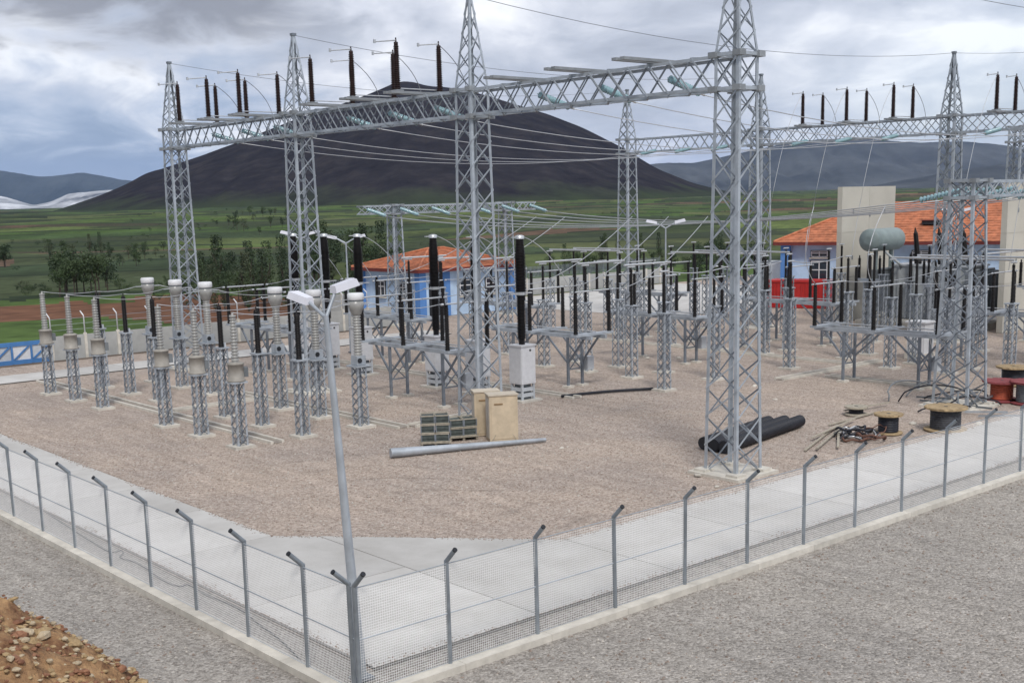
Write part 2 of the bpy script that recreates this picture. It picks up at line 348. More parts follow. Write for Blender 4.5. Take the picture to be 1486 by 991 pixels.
# scrub belt and ploughed strip close behind the site wall
wx, wy = fc[:, 0], fc[:, 1]
pl = (wy > 78) & (wy < 124) & (wx < 60); colr = np.where((pl & (fbm(wx / 30, wy / 30, 3, 8) > .33))[:, None], np.array([.155, .078, .048]) * (.75 + .5 * mott), colr)
pl = (wy > 62) & (wy < 80) & (wx < 130); colr = np.where(pl[:, None], np.array([.135, .105, .082]) * (.75 + .5 * mott), colr)
ca = gm.attributes.new('field_colour', 'FLOAT_COLOR', 'FACE')
ca.data.foreach_set('color', np.concatenate([colr, np.ones((len(colr), 1))], 1).astype(np.float32).ravel())
GM = bpy.data.materials.new('fields'); GM.use_nodes = True; t = GM.node_tree; b = t.nodes['Principled BSDF']; at = t.nodes.new('ShaderNodeAttribute'); at.attribute_name = 'field_colour'
geo = t.nodes.new('ShaderNodeNewGeometry'); n = t.nodes.new('ShaderNodeTexNoise'); n.inputs['Scale'].default_value = .35; n.inputs['Detail'].default_value = 8; t.links.new(geo.outputs['Position'], n.inputs['Vector'])
mr = t.nodes.new('ShaderNodeMapRange'); mr.inputs[1].default_value = .3; mr.inputs[2].default_value = .7; mr.inputs[3].default_value = .65; mr.inputs[4].default_value = 1.3; t.links.new(n.outputs['Fac'], mr.inputs[0])
hs = t.nodes.new('ShaderNodeHueSaturation'); t.links.new(at.outputs['Color'], hs.inputs['Color']); t.links.new(mr.outputs[0], hs.inputs['Value']); t.links.new(hs.outputs[0], b.inputs['Base Color'])
b.inputs['Roughness'].default_value = .95; b.inputs['Specular IOR Level'].default_value = .1
gm.materials.append(GM); struct(place('ground', gm))

def sheet(name, pts, z, M, thick=0.0, parent=None):
    mb = MB(); n = len(pts); top = [(x, y, z) for x, y in pts]
    if thick:
        bot = [(x, y, z - thick) for x, y in pts]; mb.add(top + bot, [tuple(range(n))] + [(k, k + n, (k + 1) % n + n, (k + 1) % n) for k in range(n)])
    else: mb.add(top, [tuple(range(n))])
    return mb.build(name, M, parent)
XF0, YF0 = -.40, -.68                      # fence lines
struct(sheet('outer_gravel', [(-60, -70), (130, -70), (130, 62), (-60, 62)], -.06, M_GRAV_OUT))
struct(sheet('yard_gravel', [(.7, .5), (120, .5), (120, 79), (46, 79), (46, 63.5), (.7, 63.5)], -.03, M_GRAV_IN))
# the concrete perimeter road, one slab panel after another with a joint between
road = struct(sheet('perimeter_road', [(.75, .45), (46, .45), (46, 5.0), (11.0, 5.0), (4.75, 12.0), (4.75, 55.0), (46, 55.0), (46, 58.6), (.75, 58.6)], .035, mat('joint_filler', (.20, .19, .18), .9), .10))
G_ = .02
def slab(pts): sheet('slab', pts, .05, M_CONC, .05, road)
y = 12.0
while y < 55: y1 = min(y + 4.8, 55.0); slab([(.75, y + G_), (4.75, y + G_), (4.75, y1 - G_), (.75, y1 - G_)]); y = y1
x = 11.0
while x < 46: x1 = min(x + 4.8, 46.0); slab([(x + G_, .45), (x1 - G_, .45), (x1 - G_, 5.0), (x + G_, 5.0)]); x = x1
slab([(.75, .45), (5.8 - G_, .45), (5.8 - G_, 6.2 - G_), (.75, 6.2 - G_)]); slab([(5.8 + G_, .45), (11 - G_, .45), (11 - G_, 5.0), (5.8 + G_, 10.82)]); slab([(.75, 6.2 + G_), (5.8 - G_, 6.2 + G_), (5.8 - G_, 10.82), (4.75, 12 - G_), (.75, 12 - G_)])
x = 4.75
slab([(.75, 55 + G_), (4.75 - G_, 55 + G_), (4.75 - G_, 58.6), (.75, 58.6)])
while x < 46: x1 = min(x + 4.8, 46.0); slab([(x + G_, 55.0), (x1 - G_, 55.0), (x1 - G_, 58.6), (x + G_, 58.6)]); x = x1
struct(sheet('concrete_apron', [(66, 50), (99, 50), (99, 78), (66, 78)], -.008, M_CONC))
# trench kerbs of pale concrete
def trench(x0, y0, x1, y1, gap=.55):
    t = thing('cable_trench', 'x', 'trench', (x0, y0, 0))
    d = np.array([x1 - x0, y1 - y0, 0]); nn = np.array([-d[1], d[0], 0]) / np.linalg.norm(d)
    for s_ in (-1, 1): MB().bar(nn * s_ * gap / 2 + [0, 0, .02], d + nn * s_ * gap / 2 + [0, 0, .02], .13, .16).build('kerb', M_KERB, t)
    L = np.linalg.norm(d); k = int(L / 1.2); mb = MB()
    mb.bar([0, 0, -.03], d + [0, 0, -.03], gap - .14, .10); mb.build('cover_slab', mat('gravelly_cover', (.30, .265, .23), .9, 0, .2, 6, .3, 30), t)
    return t
for (a, lab) in [((12.9, 25.6, 12.9, 54.5), 'long cable trench with pale kerbs beside the voltage transformers'),
                 ((18.9, 24.3, 18.9, 40), 'cable trench with pale kerbs running past the current transformers'),
                 ((19.4, 24.3, 24.6, 24.9), 'short cable trench with pale kerbs turning towards the lattice tower'),
                 ((13.5, 37.4, 18.4, 37.4), 'cross trench with thin pale kerbs between two groups of transformers'),
                 ((30.3, 24.3, 30.3, 48), 'cable trench with pale kerbs behind the circuit breakers'),
                 ((42.4, 20.2, 53, 20.2), 'cable trench with pale kerbs leading to the three pole disconnector'),
                 ((45.3, 18.9, 45.3, 9.5), 'cable trench with pale kerbs under the far three pole disconnector'),
                 ((50.5, 20.8, 50.5, 48), 'cable trench with pale kerbs in front of the rear gantry')]:
    tag(trench(*a), lab, 'trench')

# ------------------------------------------------------------------ lattice parts
def corners(w): return [np.array([i * w / 2, j * w / 2, 0]) for i, j in ((-1, -1), (1, -1), (1, 1), (-1, 1))]
def lattice(parent, w0, w1, z0, z1, npan, leg_w, br_w, M, singly=True, legs=True, M2=None, shape=None, legname='leg', brname='brace'):
    c0, c1 = corners(w0), corners(w1); zs = np.linspace(z0, z1, npan + 1)
    P = lambda k, z: c0[k] + (c1[k] - c0[k]) * (z - z0) / (z1 - z0) + np.array([0, 0, z])
    sg = [(-1, -1), (1, -1), (1, 1), (-1, 1)]
    if legs:
        for k in range(4):
            MB().ell(P(k, z0), P(k, z1), leg_w, leg_w * .16, (-sg[k][0], 0, 0), (0, -sg[k][1], 0)).build(legname, M, parent)
    acc = MB(); nrm = [(0, -1, 0), (1, 0, 0), (0, 1, 0), (-1, 0, 0)]
    for i in range(npan):
        for k in range(4):
            q = (k + 1) % 4; nv = np.array(nrm[k], float)
            for (a, b_, off) in ((P(k, zs[i]), P(q, zs[i + 1]), .012), (P(q, zs[i]), P(k, zs[i + 1]), -.03)):
                mb = MB() if singly else acc; mb.bar(a + nv * off, b_ + nv * off, br_w, .012 + br_w * .1, up=nv)
                if singly: mb.build(brname, M if off > 0 else (M2 or M), parent)  # inner diagonals take the darker steel, their shade painted in
    if not singly: acc.build('bracing', M2 or M, parent, kind='stuff')
def footing(parent, w, M=M_KERB, h=.14): MB().box((0, 0, h / 2 - .05), (w, w, h)).build('footing', M, parent)

# ------------------------------------------------------------------ tall gantries
ZB0, ZB1, ZPK = 14.2, 15.4, 19.5
def tower(X, Y, label, zb0=ZB0, zb1=ZB1, zpk=ZPK, w0=1.55, w1=1.12, singly=True, group=None, M=M_STEEL, M2=M_STEEL2, lw=.135, bw=.06, npan=13, peak=True):
    t = thing('gantry_tower', label, 'tower', (X, Y, 0), group=group)
    lattice(t, w0, w1, .0, zb0, npan, lw, bw, M, singly, M2=M2)
    lattice(t, w1, w1, zb0, zb1, 1, lw, bw, M, singly, M2=M2)
    if peak:
        lattice(t, w1, .16, zb1, zpk, 5, lw * .75, bw * .85, M, singly, M2=M2, legname='peak_leg')
        MB().box((0, 0, zpk + .04), (.26, .26, .12)).build('peak_cap', M2, t)
    for z in (zb0, zb1):
        for c in corners(w1): MB().box(c + [0, 0, z], (.34, .34, .2)).build('gusset', M_PLATE, t)
        mb = MB()
        for k in range(4): mb.bar(corners(w1)[k] + [0, 0, z], corners(w1)[(k + 1) % 4] + [0, 0, z], .12, .12)
        mb.build('collar', M, t)
    for c in corners(w0): MB().box(c + [0, 0, .05], (.55, .55, .25)).build('footing', M_KERB, t)
    MB().box((0, 0, .02), (w0 + .9, w0 + .9, .12)).build('base_slab', M_KERB, t)
    return t
def beam(p0, p1, label, zb0=ZB0, zb1=ZB1, w=1.12, npan=13, singly=True, group=None, M=M_STEEL, M2=M_STEEL2, bw=.065, cw=.12):
    p0 = np.array([*p0, 0.]); p1 = np.array([*p1, 0.]); d = p1 - p0; L = np.linalg.norm(d); d /= L; sd = np.array([-d[1], d[0], 0])
    t = thing('gantry_beam', label, 'beam', (*((p0 + p1) / 2)[:2], zb0), group=group)
    base = p0 - (p0 + p1) / 2; hgt = zb1 - zb0; up = np.array([0, 0, 1.])
    e0, e1 = w / 2 + .02, L - w / 2 - .02
    P = lambda s_, side, z: base + d * s_ + sd * side * w / 2 + up * z
    for side in (-1, 1):
        for z in (0, hgt): MB().ell(P(e0, side, z), P(e1, side, z), cw, .022, -sd * side, up * (1 if z == 0 else -1)).build('chord', M, t)
    ss = np.linspace(e0, e1, npan + 1); acc = MB()
    def br(a, b_, nv, MM):
        mb = MB() if singly else acc; mb.bar(a, b_, bw, .018, up=nv)
        if singly: mb.build('brace', MM, t)
    for i in range(npan):
        for side in (-1, 1):
            o = sd * side * .02
            br(P(ss[i], side, 0) + o, P(ss[i + 1], side, hgt) + o, sd, M); br(P(ss[i + 1], side, 0) - o, P(ss[i], side, hgt) - o, sd, M2)
        for z, o in ((0, -.02), (hgt, .02)):
            s2 = 1 if i % 2 else -1
            br(P(ss[i], s2, z) + up * o, P(ss[i + 1], -s2, z) + up * o, up, M2)
    if not singly: acc.build('bracing', M2, t, kind='stuff')
    return t
ROW1, ROW2 = 22.0, 64.0; TY = [7.2, 22.3, 37.4, 52.5]; TY2 = [22.3, 38.3, 52.5]
TL = ['tall lattice gantry tower rising beside the bundle of black pipes', 'tall lattice gantry tower behind the beige cabinets and pallet stack',
      'tall lattice gantry tower among the current transformers in mid row', 'tall lattice tower ending the front gantry, nearest the brown field']
for y, l in zip(TY, TL): tower(ROW1, y, l)
BL = ['lattice gantry beam without disconnectors, ending at the tower by the black pipes', 'lattice gantry beam carrying disconnector insulators, in the middle of the front row',
      'lattice gantry beam carrying disconnector insulators, at the end by the brown field']
for k in range(3): beam((ROW1, TY[k]), (ROW1, TY[k + 1]), BL[k])
far = dict(singly=False, M=M_STEEL, M2=M_POST, lw=.16, bw=.075)
TL2 = ['rear gantry tower in front of the transformer', 'rear gantry tower hidden behind the front tower by the pipes', 'slim rear gantry tower at the open end, seen against the mountain foot']
for y, l in zip(TY2, TL2): tower(ROW2, y, l, **far)
tower(ROW2, 4.5, 'rear gantry tower standing beyond the low bus gantry', **far)
for (a, b_), l in zip(((4.5, 22.3), (22.3, 38.3), (38.3, 52.5)), ('rear gantry beam above the transformer bay', 'rear gantry beam with three pairs of black insulators', 'rear gantry beam with only glass strings, at the open end')):
    beam((ROW2, a), (ROW2, b_), l, singly=False, M=M_STEEL, M2=M_STEEL)
# a third gantry over the transformers
for y, l in ((27.6, 'transformer gantry tower behind the rear gantry'), (8.0, 'transformer gantry tower outside the second fire wall')): tower(84, y, l, **far, peak=False)
beam((84, 8.0), (84, 27.6), 'transformer gantry beam of bluish steel behind the rear gantry', singly=False, M=M_STEEL, M2=M_STEEL)
# low bus gantries
LZ0, LZ1 = 9.55, 10.3
def lowgantry(Y, xs, labs, bl, z0=LZ0, z1=LZ1, w0=1.3, w1=.95, singly=False):
    for x, l in zip(xs, labs):
        tower(x, Y, l, z0, z1, w0=w0, w1=w1, singly=singly, peak=False, npan=9, lw=.14, bw=.065)
    for k in range(len(xs) - 1): beam((xs[k], Y), (xs[k + 1], Y), bl[k], z0, z1, w=w1, npan=12, singly=singly, M=M_STEEL, M2=M_STEEL)
lowgantry(64.5, [47.6, 60.2], ['low bus gantry tower in front of the blue hut wall', 'low bus gantry tower at the far corner of the blue hut'], ['low bus gantry beam with cyan glass strings, before the blue hut'])
lowgantry(8.4, [41.0, 56.0], ['broad low bus gantry tower standing among the cable drums', 'low bus gantry tower beside the second fire wall'], ['low bus gantry beam with cyan strings, above the cable drums'], 10.05, 10.85, 1.9, 1.3)

# ------------------------------------------------------------------ insulators and equipment
INS_BLACK = MB().lathe([(.10, 0), (.10, .07)] + sheds(.065, .115, .07, 1.95, .075, .85) + [(.085, 1.96), (.085, 2.08), (.03, 2.09), (.03, 2.2)], 12).mesh('insulator', M_BLACK)
INS_LONG = MB().lathe([(.12, 0), (.12, .08)] + sheds(.085, .14, .08, 2.15, .08, .9) + [(.09, 2.16), (.09, 2.28)], 12).mesh('insulator', M_BLACK)
INS_GANT = MB().lathe([(.13, 0), (.13, .08)] + sheds(.10, .165, .08, 2.05, .085, .85) + [(.10, 2.06), (.10, 2.2), (.04, 2.21), (.03, 2.4)], 12).mesh('insulator', M_BROWNBLK)
def channel(parent, p, q, w=.28, h=.12, name='channel', M=M_PLATE): return MB().bar(p, q, w, h).build(name, M, parent)
# line disconnectors on top of the beams
def beam_disc(name, label, group, full=True, xl=-1.45, xr=1.05, over=.6):
    t = thing(name, label, 'disconnector' if full else 'steel channel', group=group)
    for s_ in (-.21, .21): channel(t, (xl - over, s_, .09), (xr + over, s_, .09), .24, .11)
    if full:
        for x, rot in ((xl, -.9), (xr, -.7)):
            place('insulator', INS_GANT, t, (x, 0, .17))
            MB().box((x, 0, .19), (.42, .42, .05)).build('base_plate', M_PLATE, t)
            a = np.array([math.cos(math.pi), math.sin(.12), 0])
            MB().tube((x, 0, 2.45), (x - 1.15, .08, 2.32), .035, .03, 6).build('contact_arm', M_ALU, t)
            MB().tube((x - 1.15, .08, 2.26), (x - 1.15, .08, 2.42), .06, .06, 6).build('contact_tip', M_ALU, t)
        MB().tube((xl, .12, .3), (xr, .12, .3), .03, n=6).build('drive_rod', M_ALU, t)
    return t
bd = None
for bay in ((26.0, 29.75, 33.5), (41.1, 44.85, 48.6)):
    g_ = 'line disconnectors on the middle front beam' if bay[0] < 30 else 'line disconnectors on the front beam by the brown field'
    l_ = 'pair of black insulators with contact arms on the middle front gantry beam' if bay[0] < 30 else 'pair of black insulators with contact arms on the front beam nearest the brown field'
    for i, y in enumerate(bay):
        l_ = f'black insulator pair with contact arms, {ORD[i + (0 if bay[0] < 30 else 3)]} on the front gantry from the beige cabinets'; g_ = 'line disconnectors on the front beams'
        if bd is None: bd = beam_disc('line_disconnector', l_, g_); bd.location = (ROW1, y, ZB1 + .03)
        else: dup(bd, (ROW1, y, ZB1 + .03), None, l_, g_)
for i, y in enumerate((26.0, 29.75, 33.5)): dup(bd, (ROW2 + .2, y, ZB1 - .1), None, f'black insulator pair on the middle rear beam, {ORD[i]} from the tower before the transformer', 'line disconnectors on the rear beam')
for i, y in enumerate((18.5, 14.75, 11.0)): dup(bd, (ROW2 + .2, y, ZB1 - .1), None, f'black insulator pair above the transformer bay, {ORD[i]} from the tower before the transformer', 'line disconnectors above the transformer bay')
pc = beam_disc('support_channel', 'bare steel channels laid across the empty front gantry beam', 'bare channels on the empty beam', False, -1.3, 1.1, .9)
pc.location = (ROW1, 11.0, ZB1 + .03); pc['label'] = 'bare steel channels across the empty front beam, first from the tower by the pipes'
for i, y in enumerate((14.75, 18.5)): dup(pc, (ROW1, y, ZB1 + .03), None, f'bare steel channels across the empty front beam, {ORD[i + 1]} from the tower by the pipes')

def stand(t, w, hgt, plate, npan):
    lattice(t, w, w * .92, .03, hgt, npan, .08, .036, M_STEEL, singly=False, M2=M_STEEL2)
    MB().box((0, 0, hgt + .03), (plate, plate, .07)).build('top_plate', M_STEEL, t); footing(t, w + .45)
def make_vt():
    t = thing('voltage_transformer', 'x', 'transformer'); stand(t, .52, 2.86, .72, 6)
    tk = MB().lathe([(.34, 2.92), (.40, 2.93), (.40, 2.99), (.345, 3.0), (.345, 3.66), (.37, 3.67), (.37, 3.73), (.22, 3.78)], 18).build('tank', M_TANK, t)
    MB().box((.42, 0, 3.3), (.2, .3, .42)).build('terminal_box', M_RAD, t)
    MB().lathe([(.2, 3.76)] + sheds(.115, .19, 3.80, 5.72, .135, .80) + [(.15, 5.73), (.15, 5.82), (.05, 5.83), (.04, 5.95)], 16).build('insulator', M_PORC, t)
    return t
def make_la():
    t = thing('surge_arrester', 'x', 'arrester'); stand(t, .5, 3.5, .6, 7)
    MB().lathe([(.14, 3.55), (.14, 3.62)] + sheds(.105, .15, 3.62, 5.55, .075, .95) + [(.10, 5.56), (.10, 5.62), (.03, 5.63), (.03, 5.75)], 14).build('insulator', M_BLACK, t)
    MB().box((.2, .1, 3.66), (.16, .14, .2)).build('counter_box', M_LGREY, t)
    return t
def make_ct():
    t = thing('current_transformer', 'x', 'transformer'); stand(t, .56, 2.9, .85, 6)
    MB().box((0, 0, 3.2), (.50, .50, .44)).build('base_box', M_STEEL, t)
    MB().tube((.262, -.1, 3.2), (.29, -.1, 3.2), .12, n=10).build('port_cover', M_DARK, t)
    MB().tube((-.1, -.262, 3.2), (-.1, -.29, 3.2), .12, n=10).build('port_cover', M_DARK, t)
    MB().lathe([(.23, 3.42)] + sheds(.155, .225, 3.44, 5.32, .13, .92) + [(.2, 5.33)], 16).build('insulator', M_PORC, t)
    h = MB().lathe([(.2, 5.33), (.23, 5.36), (.33, 5.62), (.37, 5.7), (.37, 5.95), (.33, 5.97), (.33, 6.04)], 18).build('head', M_PORC, t)
    MB().lathe([(.345, 5.96), (.345, 6.045)], 18).build('dark_ring', M_RAD, t)
    MB().lathe([(.37, 6.04), (.39, 6.06), (.39, 6.30), (.34, 6.35)], 18).build('expansion_cap', M_WHITE, h)
    MB().bar((-.75, 0, 5.85), (.75, 0, 5.85), .12, .05).build('terminal_bar', M_ALU, t)
    return t
def make_cb():
    t = thing('circuit_breaker', 'x', 'breaker')
    for c in corners(.8): MB().box(c * 1.0 + [0, 0, .45], (.11, .11, .9)).build('leg', M_LGREY, t)
    mb = MB()
    for z in (.32, .62): 
        for k in range(4): mb.bar(corners(.8)[k] + [0, 0, z], corners(.8)[(k + 1) % 4] + [0, 0, z], .05, .2)
    mb.build('skirt', M_LGREY, t); MB().box((0, 0, .47), (.6, .6, .78)).build('drive_housing', M_RAD, t)
    cb = MB().box((0, 0, 1.9), (.98, .98, 1.98)).build('cabinet', M_WHITE, t)
    for nv in ((-1, 0), (0, -1)):
        c = np.array([nv[0] * .495, nv[1] * .495, 1.88]); MB().box(c, (.02 if nv[0] else .86, .02 if nv[1] else .86, 1.8)).build('door', M_WHITE, cb)
    MB().tube((.12, -.5, 2.68), (.12, -.522, 2.68), .06, n=10).build('gauge', M_DARK, cb)
    MB().box((0, 0, 2.93), (1.1, 1.1, .07)).build('lid', M_WHITE, cb)
    MB().lathe([(.16, 2.96), (.16, 3.25), (.2, 3.26)] + sheds(.18, .245, 3.28, 5.55, .075) + [(.2, 5.56)], 16).build('support_insulator', M_BLACK, t)
    MB().lathe([(.27, 5.56), (.27, 5.72)], 16).build('mid_flange', M_ALU, t)
    MB().bar((-.75, 0, 5.64), (.75, 0, 5.64), .14, .06).build('terminal_bar', M_ALU, t)
    MB().lathe([(.24, 5.72)] + sheds(.23, .315, 5.73, 7.6, .075) + sheds(.23, .30, 7.6, 8.45, .075, .72) + [(.19, 8.46)], 16).build('interrupter', M_BLACK, t)
    MB().lathe([(.24, 8.46), (.24, 8.62), (.1, 8.66)], 16).build('top_flange', M_ALU, t)
    MB().bar((-.55, 0, 8.55), (.1, 0, 8.55), .12, .05).build('top_terminal', M_ALU, t)
    footing(t, 1.5, h=.12)
    return t
def make_post(hgt=4.2):
    t = thing('bus_support', 'x', 'insulator post'); stand(t, .55, hgt, .62, 8)
    place('insulator', INS_BLACK, t, (0, 0, hgt + .06)); MB().tube((-.3, 0, hgt + 2.28), (.3, 0, hgt + 2.28), .05, n=8).build('clamp', M_ALU, t)
    return t
def make_disc(zf=3.0, half=1.3, ysp=3.75):
    t = thing('disconnector', 'x', 'disconnector')
    for sy in (-1, 1):                # two trestles
        for sx_ in (-.55, .55):
            MB().bar((sx_, sy * ysp * .62, 0), (sx_, sy * ysp * .62, zf - .12), .13, .13).build('leg', M_STEEL2, t)
            MB().box((sx_, sy * ysp * .62, .02), (.5, .5, .14)).build('footing', M_KERB, t)
        mb = MB(); mb.bar((-.55, sy * ysp * .62, .9), (.55, sy * ysp * .62, 1.9), .05, .05).bar((.55, sy * ysp * .62, .9), (-.55, sy * ysp * .62, 1.9), .05, .05)
        mb.bar((-.55, sy * ysp * .62, 1.0), (.55, sy * ysp * .62, 1.0), .05, .07); mb.build('cross_brace', M_STEEL2, t)
        for sx_ in (-.55, .55):
            MB().bar((sx_, sy * ysp * .62, 1.35), (sx_, sy * ysp * .62 - sy * 1.7, zf - .2), .09, .09).build('strut', M_STEEL2, t)
            MB().bar((sx_, sy * ysp * .62, 1.35), (sx_, sy * ysp * .62 + sy * 1.3, zf - .2), .09, .09).build('strut', M_STEEL2, t)
    for sx_ in (-.55, .55): MB().bar((sx_, -ysp - .5, zf - .1), (sx_, ysp + .5, zf - .1), .14, .2).build('long_beam', M_STEEL, t)
    for k in (-1, 0, 1):
        pl = MB().bar((-half - .15, k * ysp, zf + .06), (half + .15, k * ysp, zf + .06), .42, .12).build('pole_base', M_STEEL, t)
        for sx_ in (-half, half):
            place('insulator', INS_LONG, t, (sx_, k * ysp, zf + .12))
            MB().tube((sx_, k * ysp, zf + 2.44), (sx_ * .02, k * ysp, zf + 2.44), .045, n=8).build('contact_arm', M_ALU, t)
            MB().tube((sx_ - .18 * math.copysign(1, -sx_), k * ysp, zf + 2.44), (sx_ + .32 * math.copysign(1, sx_), k * ysp, zf + 2.44), .055, n=8).build('terminal_pad', M_ALU, t)
    MB().tube((0, -ysp - .3, zf + .2), (0, ysp + .3, zf + .2), .035, n=6).build('linkage', M_ALU, t)
    bx = MB().box((.95, -ysp * .62 - .1, 1.25), (.5, .4, .75)).build('drive_box', M_LGREY, t)
    MB().tube((.75, -ysp * .62 - .1, 1.6), (.3, -ysp * .62, zf), .03, n=6).build('drive_rod', M_ALU, t)
    return t
def fleet(proto, spots):
    for i, (p, lab, grp) in enumerate(spots):
        if i == 0: proto.location = (*p, 0); proto['label'] = lab; proto['group'] = grp
        else: dup(proto, (*p, 0), None, lab, grp)
B1, B2 = (26.05, 29.75, 33.45), (41.1, 44.85, 48.6)
def spots(X, what, grp, mark='the corner lamp pole'):
    return [((X, y), f'{what}, {ORD[i]} of its row from {mark}', grp) for i, y in enumerate(B1 + B2)]
fleet(make_vt(), spots(11.3, 'ribbed grey voltage transformer with round tank', 'voltage transformers'))
fleet(make_la(), spots(14.5, 'slim black surge arrester on lattice stand', 'surge arresters'))
fleet(make_ct(), spots(17.7, 'current transformer with white domed cap', 'current transformers'))
fleet(make_cb(), spots(28.0, 'tall black circuit breaker on white cabinet', 'circuit breakers', 'the beige cabinets'))
fleet(make_disc(), [((24.3, 29.75), 'three pole disconnector frame with black insulators between current transformers and breakers, near bay', 'three pole disconnectors'),
                    ((24.3, 44.85), 'three pole disconnector frame with black insulators between current transformers and breakers, far bay', 'three pole disconnectors'),
                    ((33.2, 29.75), 'three pole disconnector frame just behind the near circuit breaker trio', 'three pole disconnectors'),
                    ((33.2, 44.85), 'three pole disconnector frame just behind the far circuit breaker trio', 'three pole disconnectors'),
                    ((44.6, 14.75), 'three pole disconnector frame beside the low bus gantry tower', 'three pole disconnectors'),
                    ((44.6, 31.0), 'three pole disconnector frame in the middle of the yard under the bus wires', 'three pole disconnectors'),
                    ((44.6, 46.0), 'three pole disconnector frame under the far end of the bus wires', 'three pole disconnectors'),
                    ((57.5, 29.75), 'three pole disconnector frame close before the middle of the rear gantry', 'three pole disconnectors'),
                    ((57.5, 44.85), 'three pole disconnector frame close before the open end of the rear gantry', 'three pole disconnectors'),
                    ((57.5, 14.75), 'three pole disconnector frame close before the transformer bay', 'three pole disconnectors')])
pp = [(35.3, 22.6), (40.1, 23.1), (46.5, 22.5), (52.5, 22.5), (55.0, 22.5)]
fleet(make_post(), [((x, y), f'single black insulator on lattice column, {ORD[i]} in line from the thin black pipe', 'bus supports in a row') for i, (x, y) in enumerate(pp)]
      + [((x, y), f'black insulator column {w_} behind mid yard disconnectors, {ORD[i]} from fire walls', 'rear bus supports') for x, w_ in ((51.0, 'in the front row'), (53.6, 'in the back row')) for i, y in enumerate((27.8, 31.6, 36.0, 41.0, 44.8, 48.6))]
      + [((x, y), f'black insulator column {w_} the rear gantry, {ORD[i]} from the fire walls', 'bus supports beyond the rear gantry') for x, w_ in ((61.0, 'just before'), (68.2, 'just beyond')) for i, y in enumerate((26.0, 29.75, 33.5, 41.1, 44.85, 48.6))]
      + [((x, y), f'black insulator column {w_}, {ORD[i]} from the white kiosk', 'bus supports before the transformer') for x, w_ in ((50.3, 'behind the disconnector by the low gantry'), (53.0, 'before the transformer bay'), (61.0, 'under the rear beam by the transformer')) for i, y in enumerate((18.0, 14.3, 10.6))]
      + [((x, y), f'black insulator column {w_} the near breakers, {ORD[i]} from the beige cabinets', 'bus supports behind the breakers') for x, w_ in ((37.6, 'well behind'), (40.4, 'far behind')) for i, y in enumerate((27.2, 31.0, 34.8, 41.5, 45.2, 49.0))])
fleet(make_la(), [((72.0, y), f'slim black arrester on the apron side of the rear gantry, {ORD[i]} from the fire walls', 'rear arresters') for i, y in enumerate((26.0, 29.75, 33.5, 41.1, 44.85, 48.6))])
# rigid tube busbars linking the single insulators
def tubebar(p, q, lab):
    p = np.array(p, float); q = np.array(q, float); o = MB().tube((0, 0, 0), q - p, .06, n=8).build('tube_busbar', M_ALU); o.location = p; tag(o, lab, 'busbar', 'tube busbars')
for x, w_ in ((51.0, 'front row behind the mid yard disconnectors'), (53.6, 'back row behind the mid yard disconnectors')):
    for i, (y0, y1) in enumerate(((27.8, 36.0), (41.0, 48.6))): tubebar((x, y0, 6.6), (x, y1, 6.6), f'aluminium tube over the {w_}, {ORD[i]} length')
for i, y in enumerate((27.2, 31.0, 34.8, 41.5, 45.2, 49.0)): tubebar((37.0, y, 6.6), (41.0, y, 6.6), f'short aluminium tube on a pair of insulator columns, {ORD[i]} from the beige cabinets')

# ------------------------------------------------------------------ glass strings, conductors, shield wires
DISC_N = 13
def glass_string(p, d, label, group, L=2.1):
    d = np.array(d, float); d /= np.linalg.norm(d); t = thing('insulator_string', label, 'insulator', p, group=group)
    prof = [(.02, 0), (.02, .12)]
    for i in range(DISC_N):
        a = .12 + (L - .24) * i / DISC_N; hh = (L - .24) / DISC_N; prof += [(.05, a), (.155, a + hh * .3), (.15, a + hh * .55), (.05, a + hh * .68)]
    prof += [(.02, L - .12), (.02, L)]
    MB().lathe(prof, 10, axis=d).build('discs', M_GLASS, t)
    MB().tube(d * (L - .16), d * (L + .18), .045, n=6).build('clamp', M_ALU, t)
    return np.array(p) + d * (L + .15)
def wire(p, q, sag, r, label, group, M=M_WIRE, n=18, name='conductor'):
    p = np.array(p, float); q = np.array(q, float)
    pts = [(p + (q - p) * s_ - np.array([0, 0, 4 * sag * s_ * (1 - s_)])) - p for s_ in np.linspace(0, 1, n)]
    o = MB().path(pts, r, 6).build(name, M); o.location = p; return tag(o, label, 'wire', group)
ALLY = [11.0, 14.75, 18.5, 26.0, 29.75, 33.5, 41.1, 44.85, 48.6]
for i, y in enumerate(ALLY):
    a = glass_string((ROW1 + .56, y, ZB1 - .45), (1, 0, -.26), f'cyan glass string on the front gantry, {ORD[i]} from the tower by the black pipes', 'glass strings on the front gantry')
    b_ = glass_string((ROW2 - .56, y, ZB0 + .1), (-1, 0, -.16), f'cyan glass string on the rear gantry, {ORD[i]} from the low bus gantry end', 'glass strings on the rear gantry')
    wire(a, b_, 1.0, .022, f'overhead conductor between the gantries, {ORD[i]} from the tower by the black pipes', 'overhead conductors between gantries')
for y, y2, w_ in zip(TY[1:], TY2, ('behind the beige cabinets', 'in mid row', 'nearest the brown field')): wire((ROW1, y, ZPK), (ROW2, y2, ZPK), 1.1, .014, f'thin shield wire from the peak of the front tower {w_}', 'shield wires', M_DKWIRE, name='shield_wire')
wire((ROW2, 22.3, ZPK), (ROW2, 4.5, ZPK), .6, .012, 'thin shield wire along the rear gantry peaks', 'shield wires along the rear gantry', M_DKWIRE, name='shield_wire')
wire((ROW1, 7.2, ZPK), (ROW2, 4.5, ZPK), 1.1, .012, 'thin shield wire leaving the tower peak by the black pipes', 'shield wires', M_DKWIRE, name='shield_wire')
